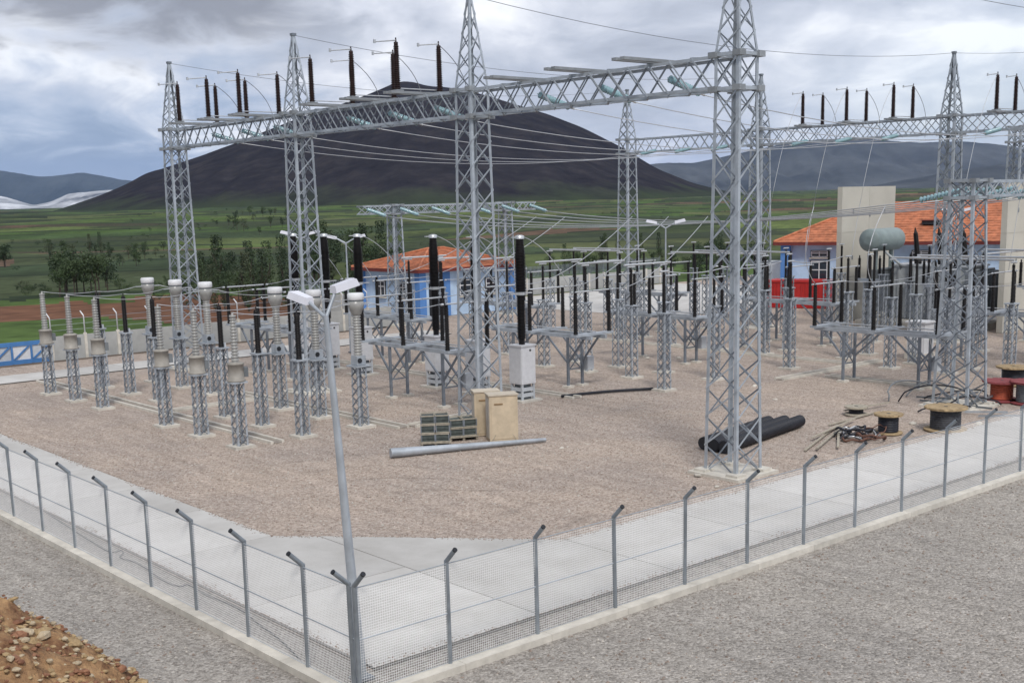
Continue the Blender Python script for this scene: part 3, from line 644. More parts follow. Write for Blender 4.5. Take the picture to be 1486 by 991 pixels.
# bus conductors between the two low gantries
BUSX_L = [44.5, 47.9, 51.3, 56.0, 59.4, 62.8]; BUSX_R = [42.4, 44.9, 47.4, 50.0, 52.4, 54.8]
for ib, (xl, xr) in enumerate(zip(BUSX_L, BUSX_R)):
    dv = np.array([xr - xl, 8.4 - 64.5, 0]); dv /= np.linalg.norm(dv)
    a = glass_string((xl, 64.0, 10.0), dv + [0, 0, -.2], f'cyan glass string on the low gantry by the blue hut, {ORD[ib]} from the breakers', 'glass strings by the blue hut', 2.9)
    b_ = glass_string((xr, 9.1, 10.5), -dv + [0, 0, -.2], f'cyan glass string on the low gantry above the cable drums, {ORD[ib]} from the breakers', 'glass strings by the cable drums', 2.9)
    for o, w_ in ((-.1, 'one'), (.1, 'other')): wire(a + [o, 0, 0], b_ + [o, 0, 0], 1.1, .028, f'{w_} strand of the {ORD[ib]} twin bus conductor from the breakers, between low gantries', 'twin bus conductors')
MB_ = None
# low gantry outriggers carry the outer strings
for x0, x1 in ((43.6, 47.1), (60.7, 63.6)): beam((x0, 64.5), (x1 + .5, 64.5), 'short lattice arm extending the low bus gantry ' + ('towards the breakers' if x0 < 50 else 'past the blue hut'), LZ0, LZ1, w=.95, npan=3, singly=False, M=M_STEEL, M2=M_STEEL)
# droppers from gantry height to equipment and jumpers between the apparatus
def curve3(p, c, q, r, label, group, M=M_WIRE, n=14):
    p, c, q = [np.array(k, float) for k in (p, c, q)]
    pts = [(p * (1 - s_) ** 2 + 2 * c * s_ * (1 - s_) + q * s_ ** 2) - p for s_ in np.linspace(0, 1, n)]
    o = MB().path(pts, r, 6).build('jumper', M); o.location = p; return tag(o, label, 'wire', group)
for y in B1 + B2:
    near = y < 40; bay = ('near bay' if near else 'far bay') + ', ' + ORD[(B1 + B2).index(y) % 3] + ' phase'; gb = 'near bay' if near else 'far bay'
    wire((11.3, y, 5.93), (14.5, y, 5.73), .12, .018, f'thin jumper from voltage transformer to arrester in the {bay}', f'jumpers, {gb}', name='jumper', n=8)
    wire((14.5, y, 5.73), (17.0, y, 5.87), .12, .018, f'thin jumper from arrester to current transformer in the {bay}', f'jumpers to current transformers, {gb}', name='jumper', n=8)
    wire((18.4, y, 5.87), (22.7, y, 5.46), .25, .02, f'jumper from current transformer to disconnector in the {bay}', f'jumpers to disconnectors, {gb}', name='jumper', n=8)
    wire((25.9, y, 5.46), (27.3, y, 5.64), .05, .02, f'short jumper from disconnector to circuit breaker in the {bay}', f'jumpers to breakers, {gb}', name='jumper', n=6)
    curve3((28.0, y, 8.62), (30.0, y, 8.2), (31.7, y, 5.46), .02, f'jumper falling from breaker top to the rear disconnector in the {bay}', f'falling jumpers, {gb}')
    curve3((ROW1 + 1.05, y + .05, ZB1 + 2.5), (ROW1 + 3.6, y + .3, ZB1 + 1.2), (ROW1 + 2.7, y, ZB0 + .1), .018, f'curved jumper looping over the gantry beam in the {bay}', f'beam jumpers, {gb}', M_DKWIRE)
    curve3((34.9, y, 5.46), (38.5, y + .8, 5.0), (44.5 + (y - 26) * .15, y + 1.2, 9.2), .022, f'drop wire from bus down to disconnector in the {bay}', f'bus drop wires, {gb}')
for i, y in enumerate((33.5, 29.75, 26.0, 18.5, 14.75, 11.0)):
    curve3((ROW2 + 1.25, y, ZB1 + 2.3), (ROW2 + 4.2, y + .4, ZB1 + 1), (ROW2 + 3, y, ZB0), .018, f'curved jumper looping over the rear beam, {ORD[i]} towards the low bus gantry', 'rear beam jumpers', M_DKWIRE)
    curve3((ROW2 - 1.25, y, ZB1 + 2.3), (ROW2 - 3.2, y + .4, ZB1 + .2), (ROW2 - 6.0, y, 5.5), .018, f'long drop wire from the rear beam, {ORD[i]} towards the low bus gantry', 'rear drop wires')
for i, y in enumerate((18.5, 14.75, 11.0)):
    curve3((43.3, y, 5.46), (41.5, y, 6.8), (43.0 + (18.5 - y) * .3, y, 9.7), .02, f'drop wire from bus to the disconnector by the low gantry, {ORD[i]} towards the drums', 'drop wires by the low gantry')
    curve3((45.9, y, 5.46), (51, y, 4.9), (56.2, y, 5.46), .02, f'slack jumper between two disconnectors before the transformer bay, {ORD[i]} towards the drums', 'slack jumpers')
for i, x in enumerate((35.3, 40.1, 46.5)): wire((x, 22.6, 6.5), (x + 5.6, 22.6, 6.5), .25, .03, f'thick jumper on the line of single insulators, {ORD[i]} from the thin black pipe', 'jumpers along the single insulators', name='jumper', n=8)

# ------------------------------------------------------------------ near fence
PH = 2.53
def post_mesh():
    mb = MB(); mb.tube((0, 0, -.05), (0, 0, PH), .055, n=10); d = np.array([0, -.34, .30])
    mb.tube((0, 0, PH - .03), (d[0], d[1], PH + d[2]), .055, n=10); return mb.mesh('post', M_POST)
POST = post_mesh(); CAPM = MB().tube((0, -.335, PH + .295), (0, -.36, PH + .318), .058, n=10).mesh('end_cap', M_DARK)
M_MESH = mat('galvanised_mesh', (.88, .88, .88), .6, 0, .03, 3)
def mesh_panel(L, hgt=2.42, sp=.06, r=.0039):
    mb = MB()
    def rod(p, q, nrm):
        p = np.array(p, float); q = np.array(q, float); d = q - p; d /= np.linalg.norm(d); a = np.cross(d, nrm) * r; b_ = np.array(nrm, float) * r
        mb.add([e + k for e in (p, q) for k in (a, b_, -a, -b_)], [(k, (k + 1) % 4, (k + 1) % 4 + 4, k + 4) for k in range(4)])
    for x in np.arange(0, L, sp): rod((x, 0, .12), (x, 0, hgt), (0, 1, 0))
    for z in np.arange(.12, hgt, sp): rod((0, .004, z), (L, .004, z), (0, 1, 0))
    return mb.mesh('mesh_panel', M_MESH)
def fence(name, label, n, sp, first, loc, rz):
    t = thing(name, label, 'fence', loc, rz)
    ME = mesh_panel(sp); xs = [0.0] + [first + sp * k for k in range(n)]
    M0 = mesh_panel(first)
    for i, x in enumerate(xs):
        p = place('post', POST, t, (x, 0, 0)); p.rotation_euler = (random.uniform(-.012, .012), random.uniform(-.012, .012), random.uniform(-.12, .12))
        c = place('end_cap', CAPM, p)
        if i < len(xs) - 1: place('mesh_panel', M0 if i == 0 else ME, t, (x, 0, 0), kind='stuff')
    L = xs[-1]
    for z in (2.46, 1.3, .14): MB().tube((0, -.005, z), (L, -.005, z), .014 if z > 1 else .007, n=5).build('tension_wire', M_STEEL, t)
    k = int(L / 2.7)
    for i in range(k + 1): MB().box((L * (i + .5) / (k + 1), -.11, .0), (L / (k + 1) - .012, .36, .22)).build('plinth_block', M_KERB, t)
    return t
fence('mesh_fence', 'long wire mesh fence with bent posts beside the foreground gravel track', 17, 2.685, 2.45, (XF0, YF0, 0), 0.0)
# the left fence runs along +Y with its arms leaning towards -X: mirror by turning the other way
tl = thing('mesh_fence', 'wire mesh fence with bent posts running from the lamp pole to the site wall', 'fence', (XF0, YF0, 0), math.pi / 2)
POST_L = MB(); POST_L.tube((0, 0, -.05), (0, 0, PH), .055, n=10); POST_L.tube((0, 0, PH - .03), (0, .34, PH + .30), .055, n=10); POST_L = POST_L.mesh('post', M_POST)
CAP_L = MB().tube((0, .335, PH + .295), (0, .36, PH + .318), .058, n=10).mesh('end_cap', M_DARK)
ys = [.22] + [2.10 + 2.73 * k for k in range(23)]; PL = mesh_panel(2.73); P0 = mesh_panel(ys[1] - ys[0])
for i, y in enumerate(ys):
    p = place('post', POST_L, tl, (y, 0, 0)); p.rotation_euler = (random.uniform(-.012, .012), random.uniform(-.012, .012), random.uniform(-.12, .12)); place('end_cap', CAP_L, p)
    if i < len(ys) - 1: place('mesh_panel', P0 if i == 0 else PL, tl, (y, 0, 0), kind='stuff')
for z in (2.46, 1.3, .14): MB().tube((0, .005, z), (ys[-1], .005, z), .014 if z > 1 else .007, n=5).build('tension_wire', M_STEEL, tl)
for i in range(23): MB().box((.2 + ys[-1] * (i + .5) / 23, .11, .0), (ys[-1] / 23 - .012, .36, .22)).build('plinth_block', M_KERB, tl)
# dark hose along the inside of the left fence
hp = [(0, 697), (40, 725), (100, 765), (140, 790), (162, 803), (176, 797), (180, 803), (170, 809), (200, 815), (235, 842), (262, 852), (272, 846), (300, 864), (345, 880), (375, 905), (408, 928), (440, 962), (470, 987), (490, 1010)]
pts = [gp(x, y, -.02) for x, y in hp]
for k in range(2): pts = [pts[0]] + [q for a, b_ in zip(pts[:-1], pts[1:]) for q in (a * .75 + b_ * .25, a * .25 + b_ * .75)] + [pts[-1]]
o = MB().path([p - pts[0] for p in pts], .022, 6).build('hose', M_PIPE); o.location = pts[0]; tag(o, 'thin dark hose snaking along the inner side of the left mesh fence', 'hose')

# ------------------------------------------------------------------ lamp poles
def lamp_pole(label, loc, H, r0, r1, arms, tilt=(0, 0), hs=1.0, group=None):
    t = thing('lamp_pole', label, 'lamp', loc, group=group)
    top = np.array([tilt[0], tilt[1], H])
    MB().tube((0, 0, 0), top, r0, r1, 14).build('pole', M_STEEL, t)
    MB().box((0, 0, .03), (r0 * 3.4, r0 * 3.4, .06)).build('base_flange', M_STEEL2, t)
    for az, L, dz in arms:
        d = np.array([math.cos(az), math.sin(az), 0]); e = top + d * L + [0, 0, dz]
        a = MB().tube(top - [0, 0, .06], e, .045 * hs, .04 * hs, 8).build('arm', M_STEEL, t)
        sd = np.array([-d[1], d[0], 0]); up = np.array([0, 0, 1.]); u = (d + up * .22); u /= np.linalg.norm(u); nn = np.cross(u, sd)
        w, l, hh = .17 * hs, .34 * hs, .085 * hs; c = e + u * .22 * hs
        vs = [c + u * i * l + sd * j * w + nn * k * hh for i, j, k in ((-1, -.75, -1), (1, -1, -1), (1, 1, -1), (-1, .75, -1), (-.92, -.6, 1), (.9, -.8, 1), (.9, .8, 1), (-.92, .6, 1))]
        hd = MB().add(vs, [(3, 2, 1, 0), (4, 5, 6, 7), (0, 1, 5, 4), (1, 2, 6, 5), (2, 3, 7, 6), (3, 0, 4, 7)]).build('lamp_head', M_PALM, t)
        vs = [c + u * i * l * .85 + sd * j * w * .8 - nn * (hh + .012) for i, j in ((-1, -.75), (1, -1), (1, 1), (-1, .75))]
        MB().add(vs, [(3, 2, 1, 0)]).build('lens', M_PANE, hd)
    return t
lamp_pole('tapered steel lamp pole with two white lamp heads at the fence corner', (.28, .28, -.04), 8.15, .125, .06, [(math.radians(96), .62, .30), (math.radians(5), .32, .55)], (-.30, .26), .92)
for p, lab in ((ap(502, 352, 85), 'slim lamp pole with two white heads behind the far circuit breakers'), (ap(436, 346, 85), 'slim lamp pole with two white heads behind the mid row tower'),
               (ap(966, 330, 85), 'slim lamp pole with white heads in the middle of the yard'), (ap(1388, 311, 105), 'slim lamp pole with two white heads beside the transformer')):
    lamp_pole(lab, (p[0], p[1], 0), p[2], .09, .05, [(math.radians(-41), .75, .35), (math.radians(139), .75, .35)], hs=1.15)

# ------------------------------------------------------------------ things lying in the yard
def crate_stack(t0, cols, rows, rz, lab):
    pal = thing('pallet', f'wooden pallet under the {lab}', 'pallet', t0, rz); W_, D_ = .62 * cols + .1, .95
    for k in range(5): MB().box((0, -D_ / 2 + D_ * k / 4, .14), (W_, .12, .03)).build('plank', M_WOODG, pal)
    for k in (-1, 0, 1): MB().box((k * (W_ / 2 - .06), 0, .06), (.1, D_, .12)).build('bearer', M_WOODG, pal)
    c = Matrix.Rotation(rz, 3, 'Z')
    for r_ in range(rows):
        for q in range(cols):
            p = Vector(t0) + c @ Vector((.62 * (q - (cols - 1) / 2) + random.uniform(-.02, .02), random.uniform(-.03, .03), .16 + r_ * .40))
            k = thing('crate', f'dark slatted crate, {ORD[q]} across, {ORD[r_]} up, in the {lab}', 'crate', p, rz + random.uniform(-.03, .03), 'dark slatted crates')
            MB().box((0, 0, .18), (.52, .84, .30)).build('contents', M_CRATE, k)
            for z in (.03, .37):
                for s_ in (-1, 1):
                    MB().box((0, s_ * .44, z), (.6, .035, .045)).build('rail', M_WOODG, k); MB().box((s_ * .285, 0, z), (.03, .85, .045)).build('rail', M_WOODG, k)
            for a in (-.285, .285):
                for b_ in (-.44, .44): MB().box((a, b_, .2), (.045, .045, .3)).build('upright', M_STEEL2, k)
            for s_ in (-1, 1): MB().box((0, s_ * .445, .2), (.6, .02, .05)).build('slat', M_CRATE, k); MB().box((s_ * .29, 0, .2), (.02, .86, .05)).build('slat', M_WOODG, k)
RZB = math.radians(-28)
a = gp(632, 648); crate_stack((a[0] + .35, a[1] + .45, 0), 2, 3, RZB - .12, 'taller crate stack by the cabinets')
a = gp(668, 640); crate_stack((a[0] + .45, a[1] + .5, 0), 2, 2, RZB + .1, 'lower crate stack by the cabinets')
def beige(p, rz, lab, w, d, hgt):
    t = thing('cabinet', lab, 'cabinet', p, rz)
    MB().box((0, 0, hgt / 2), (w, d, hgt)).build('body', M_BEIGE, t); MB().box((0, 0, hgt + .03), (w + .08, d + .08, .06)).build('lid', mat('beige_lid', (.55, .49, .40), .7), t)
    MB().box((0, -d / 2 - .012, hgt / 2), (w * .86, .02, hgt * .9)).build('door', M_BEIGE, t)
    MB().box((-w * .18, -d / 2 - .03, hgt * .82), (w * .3, .025, .06)).build('handle', mat('brown_handle', (.25, .16, .08), .6), t)
    MB().box((-w / 2 - .008, 0, hgt / 2), (.014, d * .8, hgt * .88)).build('side_panel', mat('pale_side', (.52, .48, .42), .7), t)
    for s_ in (-1, 1): MB().bar((s_ * w * .42, -d / 2 - .03, .03), (s_ * w * .3, -d / 2 - .03, .3), .03, .02).build('strap', M_WOODG, t)
a = gp(728, 641); beige((a[0] + .4, a[1] + .42, 0), RZB, 'upright beige cabinet with a brown handle beside the crates', 1.28, .8, 2.02)
a = gp(706, 634); beige((a[0] + .45, a[1] + .55, 0), RZB - .02, 'second beige cabinet half hidden behind the front one', 1.15, .75, 1.98)
a, b_ = gp(567, 664), gp(792, 641); d = b_ - a
o = MB().tube((0, 0, .20), d + [0, 0, .10], .20, .08, 14).build('lying_pole', M_STEEL); o.location = a; tag(o, 'tapered galvanised lamp pole lying on the gravel before the cabinets', 'pole')
a, b_ = gp(815, 577), gp(948, 566); d = b_ - a
o = MB().path([d * s_ + np.array([0, .35 * math.sin(s_ * 3.1), .08]) for s_ in np.linspace(0, 1, 9)], .075, 8).build('thin_pipe', M_PIPE); o.location = a; tag(o, 'single thin black pipe bent slightly on the gravel', 'pipe')
def corr(p, q, r, lab, z):
    p = np.array(p); q = np.array(q); d = q - p; L = np.linalg.norm(d); n = int(L / .11); prof = []
    for i in range(n): a_ = L * i / n; prof += [(r, a_), (r, a_ + L / n * .55), (r * .93, a_ + L / n * .6), (r * .93, a_ + L / n * .95)]
    t = thing('corrugated_pipe', lab, 'pipe', (p[0], p[1], z), group='black corrugated pipes')
    MB().lathe(prof, 16, axis=d).build('wall', M_PIPE, t); u = d / L
    MB().lathe([(r * .82, -.004), (r * .82, .0)], 16, o=u * -.006, axis=u).build('bore', M_DARK, t)
a, b_ = gp(1034, 664), gp(1163, 618); d = (b_ - a) / np.linalg.norm(b_ - a); sd = np.array([-d[1], d[0], 0]); ex = d * -.4
a = a + d * .95; b_ = b_ - d * .2
corr(a, b_ + d * .1, .27, 'black corrugated pipe of the bundle, nearest the concrete road', .27)
corr(a + sd * .55 + d * .1, b_ + sd * .55 - d * .3, .27, 'black corrugated pipe in the middle of the bundle on the gravel', .27)
corr(a + sd * 1.1 + d * .25, b_ + sd * 1.1 - d * .8, .27, 'black corrugated pipe of the bundle, farthest from the concrete road', .27)
def drum(p, R, hgt, rc, Mf, Mc, lab, tilt=0.0):
    t = thing('cable_drum', lab, 'cable drum', (p[0], p[1], 0)); t.rotation_euler = (tilt, 0, random.uniform(0, 3))
    for z0 in (0, hgt - .09):
        fl = MB().lathe([(R * .96, z0), (R, z0 + .015), (R, z0 + .065), (R * .96, z0 + .08)], 28, sm=False).build('flange', Mf, t)
        k = 9
        if z0 > 0:
            for i in range(k):
                x = -R + 2 * R * (i + .5) / k; l = math.sqrt(max(.01, R * R * .93 - x * x)) ; MB().box((x, 0, z0 + .088), (2 * R / k - .012, 2 * l, .022)).build('plank', Mf, fl)
            MB().tube((0, 0, z0 + .09), (0, 0, z0 + .105), .09, n=12).build('hub', M_DARK, fl)
    prof = []; n = max(4, int((hgt - .2) / .09))
    for i in range(n): z = .085 + (hgt - .18) * i / n; hh = (hgt - .18) / n; prof += [(rc * .96, z), (rc, z + hh * .3), (rc, z + hh * .7), (rc * .96, z + hh)]
    MB().lathe(prof, 24).build('cable_winding', Mc, t)
    return t
a = gp(1298, 632); drum(a + [.3, .5, 0], .62, .88, .44, M_WOOD, M_PIPE, 'small timber cable drum beside the tangle of cable')
a = gp(1383, 628); drum(a + [.4, .6, 0], .92, 1.05, .66, M_WOOD, mat('dark_cable', (.045, .047, .055), .6, 0, .3, 6), 'large timber cable drum wound with dark cable by the road')
a = gp(1460, 583); drum(a + [.3, .4, 0], .95, 1.0, .55, mat('maroon_flange', (.24, .055, .06), .75), M_ORED, 'cable drum with maroon flanges and orange red winding')
a = gp(1500, 588); drum(a + [.5, .4, 0], 1.0, 1.1, .7, mat('maroon_flange', (.24, .055, .06), .75), M_RAD, 'maroon flanged cable drum with dark winding beyond the orange one')
a = gp(1487, 562); drum(a + [.5, .9, 0], .9, 1.0, .6, M_WOOD, M_PIPE, 'timber cable drum behind the maroon flanged drums')
a = gp(1245, 604); drum(a + [.3, .3, 0], .55, .42, .34, M_WOODG, M_PIPE, 'low grey timber drum behind the tangle of cable')
# tangle of scrap cable: separate loops thrown on one another
c = gp(1243, 636)
for i in range(13):
    r = random.uniform(.35, .95); ex_ = random.uniform(.5, .9); ph = random.uniform(0, 6); cx_, cy_ = random.gauss(0, .45), random.gauss(0, .35); zz = random.uniform(.05, .5); n0 = 22
    span = random.uniform(3.2, 6.1)
    pts = [np.array([cx_ + r * math.cos(ph + span * k / n0), cy_ + r * ex_ * math.sin(ph + span * k / n0), max(.04, zz * (1 - .9 * abs(2 * k / n0 - 1) ** 2) + .05 * math.sin(k * 1.3 + i))]) for k in range(n0 + 1)]
    o = MB().path(pts, random.choice((.025, .035, .05)), 6).build('cable_offcut', random.choice((M_PIPE, M_PIPE, M_ALU, mat('brown_cable', (.14, .07, .05), .7)))); o.location = c
    tag(o, 'looped offcut of cable in the tangle beside the small drum', 'cable', 'looped cable offcuts')
def plank(p, q, z, lab, M=M_WOODG, w=.1, hh=.05):
    p = np.array(p); q = np.array(q); o = MB().bar((0, 0, z), q - p + [0, 0, z], w, hh).build('plank', M); o.location = p; tag(o, lab, 'plank', 'loose planks'); return o
for i, (p, q) in enumerate([((1168, 655), (1215, 618)), ((1185, 654), (1222, 622)), ((1178, 640), (1240, 612)), ((1203, 618), (1268, 600)), ((1216, 652), (1217, 628)), ((1225, 600), (1290, 588))]):
    plank(gp(*p), gp(*q), .05 + .05 * (i % 3), f'loose pale plank, {ORD[i]} outward of the tangle of cable')
for i, (p, q) in enumerate([((1335, 583), (1440, 598)), ((1340, 590), (1420, 575)), ((1378, 596), (1450, 580)), ((1400, 600), (1462, 603)), ((1330, 578), (1380, 585)), ((1420, 606), (1482, 612))]):
    p, q = gp(*p), gp(*q); o = MB().ell((0, 0, .03), q - p + [0, 0, .12 + .06 * (i % 3)], .1, .015, (0, 1, 0), (0, 0, 1)).build('steel_angle', M_STEEL if i % 2 else M_RAD); o.location = p
    tag(o, f'loose steel angle on the gravel, {ORD[i]} from the broad low gantry tower', 'steel bar', 'loose steel angles')
for i in range(7):
    x0, y0 = 41.0 + random.uniform(-2.4, 3.5), 8.4 + random.uniform(-1.6, 3.0); zt = random.uniform(.3, 1.0); n0 = 16; pts = []
    for k in range(n0 + 1):
        s_ = k / n0; pts.append(np.array([(s_ - .5) * random.uniform(3.0, 3.4) + .3 * math.sin(5 * s_ + i), .5 * math.sin(4 * s_ + 2 * i), .06 + zt * math.sin(math.pi * s_) ** .7]))
    o = MB().path(pts, .04, 6).build('draped_cable', M_PIPE if i % 3 else M_RAD); o.location = (x0, y0, 0); o.rotation_euler.z = random.uniform(-.9, .2)
    tag(o, 'dark cable end arching over the steel at the foot of the broad low gantry tower', 'cable', 'draped cable ends')
# rubble along the base slab of the tower by the pipes and round the drums
STONE = []
for k in range(5):
    mb = MB(); n = 7; pr = []
    pv = [(math.cos(a) * random.uniform(.7, 1.1), math.sin(a) * random.uniform(.7, 1.1)) for a in np.linspace(0, 2 * math.pi, n, endpoint=False)]
    lo = [(x * .9, y * .9, -.3) for x, y in pv]; md = [(x, y, .15 + random.uniform(-.1, .15)) for x, y in pv]; tp = [(x * .55, y * .55, .55 + random.uniform(-.12, .18)) for x, y in pv]
    mb.add(lo + md + tp, [(i, (i + 1) % n, (i + 1) % n + n, i + n) for i in range(n)] + [(i + n, (i + 1) % n + n, (i + 1) % n + 2 * n, i + 2 * n) for i in range(n)] + [tuple(range(2 * n, 3 * n))])
    STONE.append(mb)
ST = {k: [m_.mesh('rock', M) for m_ in STONE] for k, M in (('a', M_ROCKA), ('b', M_ROCKB), ('c', M_ROCKC), ('g', M_KERB))}
def stone(name, key, p, s_, parent=None):
    o = place(name, random.choice(ST[key]), parent, p); o.scale = (s_ * random.uniform(.8, 1.5), s_ * random.uniform(.7, 1.2), s_ * random.uniform(.45, .9)); o.rotation_euler = (random.uniform(-.35, .35), random.uniform(-.35, .35), random.uniform(0, 6.3)); return o
for i, (x, y, s_) in enumerate([(1012, 690, .16), (1040, 706, .12), (1115, 685, .1), (1095, 560, .15), (985, 520, .25), (1005, 522, .22), (940, 520, .2), (815, 650, .12), (1125, 580, .14), (1325, 615, .2), (1420, 615, .18)]):
    p = gp(x, y); tag(stone('rubble', 'g', p, s_), 'small lump of pale rubble lying on the yard gravel', 'rubble', 'lumps of rubble on the gravel')

# loose larger stones that break up the rolled gravel and spill onto the concrete edges
def stones(name, P, lo, hi, M, parent):
    n_ = len(P); k_ = RNG.uniform(lo, hi, n_)[:, None, None]
    O = np.array([(1, 0, 0), (0, 1, 0), (-1, 0, 0), (0, -1, 0), (.1, .1, .75), (0, 0, -.6)])[None] * RNG.uniform(.6, 1.3, (n_, 6, 3))
    an = RNG.uniform(0, 6.28, n_); ca_, sa_ = np.cos(an)[:, None], np.sin(an)[:, None]
    O = np.stack([O[..., 0] * ca_ - O[..., 1] * sa_, O[..., 0] * sa_ + O[..., 1] * ca_, O[..., 2]], -1)
    Vv = (P[:, None, :] + O * k_).reshape(-1, 3); Fb = np.array([(0, 1, 4), (1, 2, 4), (2, 3, 4), (3, 0, 4), (1, 0, 5), (2, 1, 5), (3, 2, 5), (0, 3, 5)])
    Ff = (np.arange(n_)[:, None, None] * 6 + Fb[None]).reshape(-1, 3)
    me = bpy.data.meshes.new(name); me.from_pydata(Vv.tolist(), [], Ff.tolist()); me.materials.append(M); return place(name, me, parent, kind='stuff')
def rnd(n_, x0, x1, y0, y1, z): return np.stack([RNG.uniform(x0, x1, n_), RNG.uniform(y0, y1, n_), np.full(n_, z)], 1)
M_ST1 = mat('loose_pale_stone', (.44, .41, .37), .9, 0, .35, 9); M_ST2 = mat('loose_brown_stone', (.27, .215, .18), .9, 0, .4, 9)
OG, YG = bpy.data.objects['outer_gravel'], bpy.data.objects['yard_gravel']
outer = np.concatenate([rnd(5200, -6, 34, -13, -1.05, -.055), rnd(3200, -13, -.85, -9, 26, -.055)]); yard = np.concatenate([rnd(7000, 4.9, 34, 5.2, 34, -.026), rnd(2500, 4.9, 46, 5.2, 54, -.026)])
stones('loose_stones', outer[::2], .018, .05, M_ST1, OG); stones('loose_stones', outer[1::2], .018, .05, M_ST2, OG); stones('loose_stones', yard[::2], .02, .055, M_ST1, YG); stones('loose_stones', yard[1::2], .02, .055, M_ST2, YG)
sp = []
for (x0, y0, x1, y1) in ((11, 5, 46, 5), (4.75, 12, 4.75, 55), (11, 5, 4.75, 12), (.75, .45, 46, .45), (.75, .45, .75, 55)):
    L = math.hypot(x1 - x0, y1 - y0); n_ = int(L * 26); t_ = RNG.uniform(0, 1, n_); w_ = np.abs(RNG.normal(0, .11, n_)) * (RNG.uniform(0, 1, n_) < .5 + .5 * np.sin(t_ * L * .9)); cxm, cym = 3.0, 3.0
    px, py = x0 + (x1 - x0) * t_, y0 + (y1 - y0) * t_; nx, ny = -(y1 - y0) / L, (x1 - x0) / L
    side = np.sign((2.75 - (x0 + x1) / 2) * nx + (2.7 - (y0 + y1) / 2) * ny) if (x0, y0) != (.75, .45) else (1 if x1 > 1 else -1)
    sp.append(np.stack([px + nx * w_ * side, py + ny * w_ * side, np.full(n_, .056)], 1))
stones('spilled_gravel', np.concatenate(sp), .014, .035, M_ST2, road)
# ------------------------------------------------------------------ far site wall, gate, hut, control building, transformer bay
w = thing('site_wall', 'grey precast panel wall with white bent posts along the brown field', 'wall', (17.3, 64.3, 0))
n = 12
for i in range(n):
    MB().box((2.45 * (i + .5), 0, .85), (2.43, .12, 1.7)).build('wall_panel', M_WALL, w); MB().box((2.45 * i, -.02, .9), (.2, .2, 1.8)).build('wall_post', M_KERB, w)
    MB().path([(2.45 * i, 0, 1.7), (2.45 * i, 0, 2.9), (2.45 * i - .05, -.1, 3.05), (2.45 * i - .1, .3, 3.35)], .045, 6).build('wire_post', M_WHITE, w)
for z in (2.1, 2.5, 2.9): MB().tube((0, 0, z), (2.45 * (n - 1), 0, z), .012, n=4).build('wire', M_STEEL, w)
w2 = thing('site_wall', 'grey precast panel wall running behind the blue hut and concrete apron', 'wall', (46.7, 79.6, 0))
for i in range(22): MB().box((2.45 * (i + .5), 0, .9), (2.43, .12, 1.8)).build('wall_panel', M_WALL, w2); MB().box((2.45 * i, -.02, .95), (.2, .2, 1.9)).build('wall_post', M_KERB, w2)
ff = MB()
w3 = thing('rear_fence', 'grey slatted steel fence standing on the wall behind the concrete apron', 'fence', (46.7, 79.6, 1.82))
for i in range(22): MB().tube((2.45 * i, .0, 0), (2.45 * i, .0, 1.5), .04, n=6).build('post', M_STEEL2, w3)
for i in range(21):
    mb = MB()
    for k in range(12): mb.box((2.45 * i + .2 * (k + .5), .05, .7), (.07, .02, 1.25))
    mb.build('pale_panel', M_STEEL2, w3, kind='stuff')
g_ = thing('blue_gate', 'low blue steel gate with pale diagonal braces at the end of the site wall', 'gate', (9.2, 64.6, 0))
for x in np.arange(0, 8.1, 1.35): MB().box((x, 0, .75), (.12, .1, 1.5)).build('upright', M_SIGNB, g_)
for z in (.12, 1.38): MB().box((4.05, .01, z), (8.2, .08, .3)).build('rail', M_SIGNB, g_)
for k in range(6):
    MB().box((1.35 * k + .68, .05, .75), (1.2, .03, 1.0)).build('infill_panel', M_WHITE if k % 2 == 0 else M_LGREY, g_)
    MB().bar((1.35 * k + .12, -.01, .28), (1.35 * k + 1.2, -.01, 1.2), .12, .05, up=(0, 1, 0)).build('diagonal', M_SIGNB, g_)

def tiled_roof(parent, x0, x1, y0, y1, ze, zr, over=.8, hip=None, M=M_TILE):
    x0 -= over; x1 += over; y0 -= over; y1 += over; ym = (y0 + y1) / 2; hip = hip or (y1 - y0) / 2
    a = [(x0, y0, ze), (x1, y0, ze), (x1, y1, ze), (x0, y1, ze), (x0 + hip, ym, zr), (x1 - hip, ym, zr)]; a = [np.array(p, float) for p in a]
    def slope(e0, e1, r1, r0, nm):
        mb = MB(); n_ = 16                          # overlapping courses, each one a step
        for i in range(n_):
            s0, s1 = i / n_, (i + 1) / n_
            p0, p1 = e0 + (r0 - e0) * s0, e1 + (r1 - e1) * s0; q0, q1 = e0 + (r0 - e0) * s1, e1 + (r1 - e1) * s1
            up = np.array([0, 0, .05]); mb.add([p0 + up, p1 + up, q1, q0, p0, p1], [(0, 1, 2, 3), (4, 5, 1, 0)])
        return mb.build('roof_slope', M, parent)
    slope(a[0], a[1], a[5], a[4], 's'); slope(a[2], a[3], a[4], a[5], 'n'); slope(a[1], a[2], a[5], a[5], 'e'); slope(a[3], a[0], a[4], a[4], 'w')
    for p, q in ((a[0], a[4]), (a[3], a[4]), (a[1], a[5]), (a[2], a[5]), (a[4], a[5])): MB().tube(p + [0, 0, .06], q + [0, 0, .06], .13, n=8).build('ridge_cap', M, parent)
    mb = MB()
    for p, q in ((a[0], a[1]), (a[1], a[2]), (a[2], a[3]), (a[3], a[0])): mb.bar(p - [0, 0, .14], q - [0, 0, .14], .12, .3)
    mb.build('fascia', M_FASCIA, parent); MB().box(((x0 + x1) / 2, (y0 + y1) / 2, ze - .2), (x1 - x0 - .2, y1 - y0 - .2, .1)).build('soffit', M_WHITE, parent)
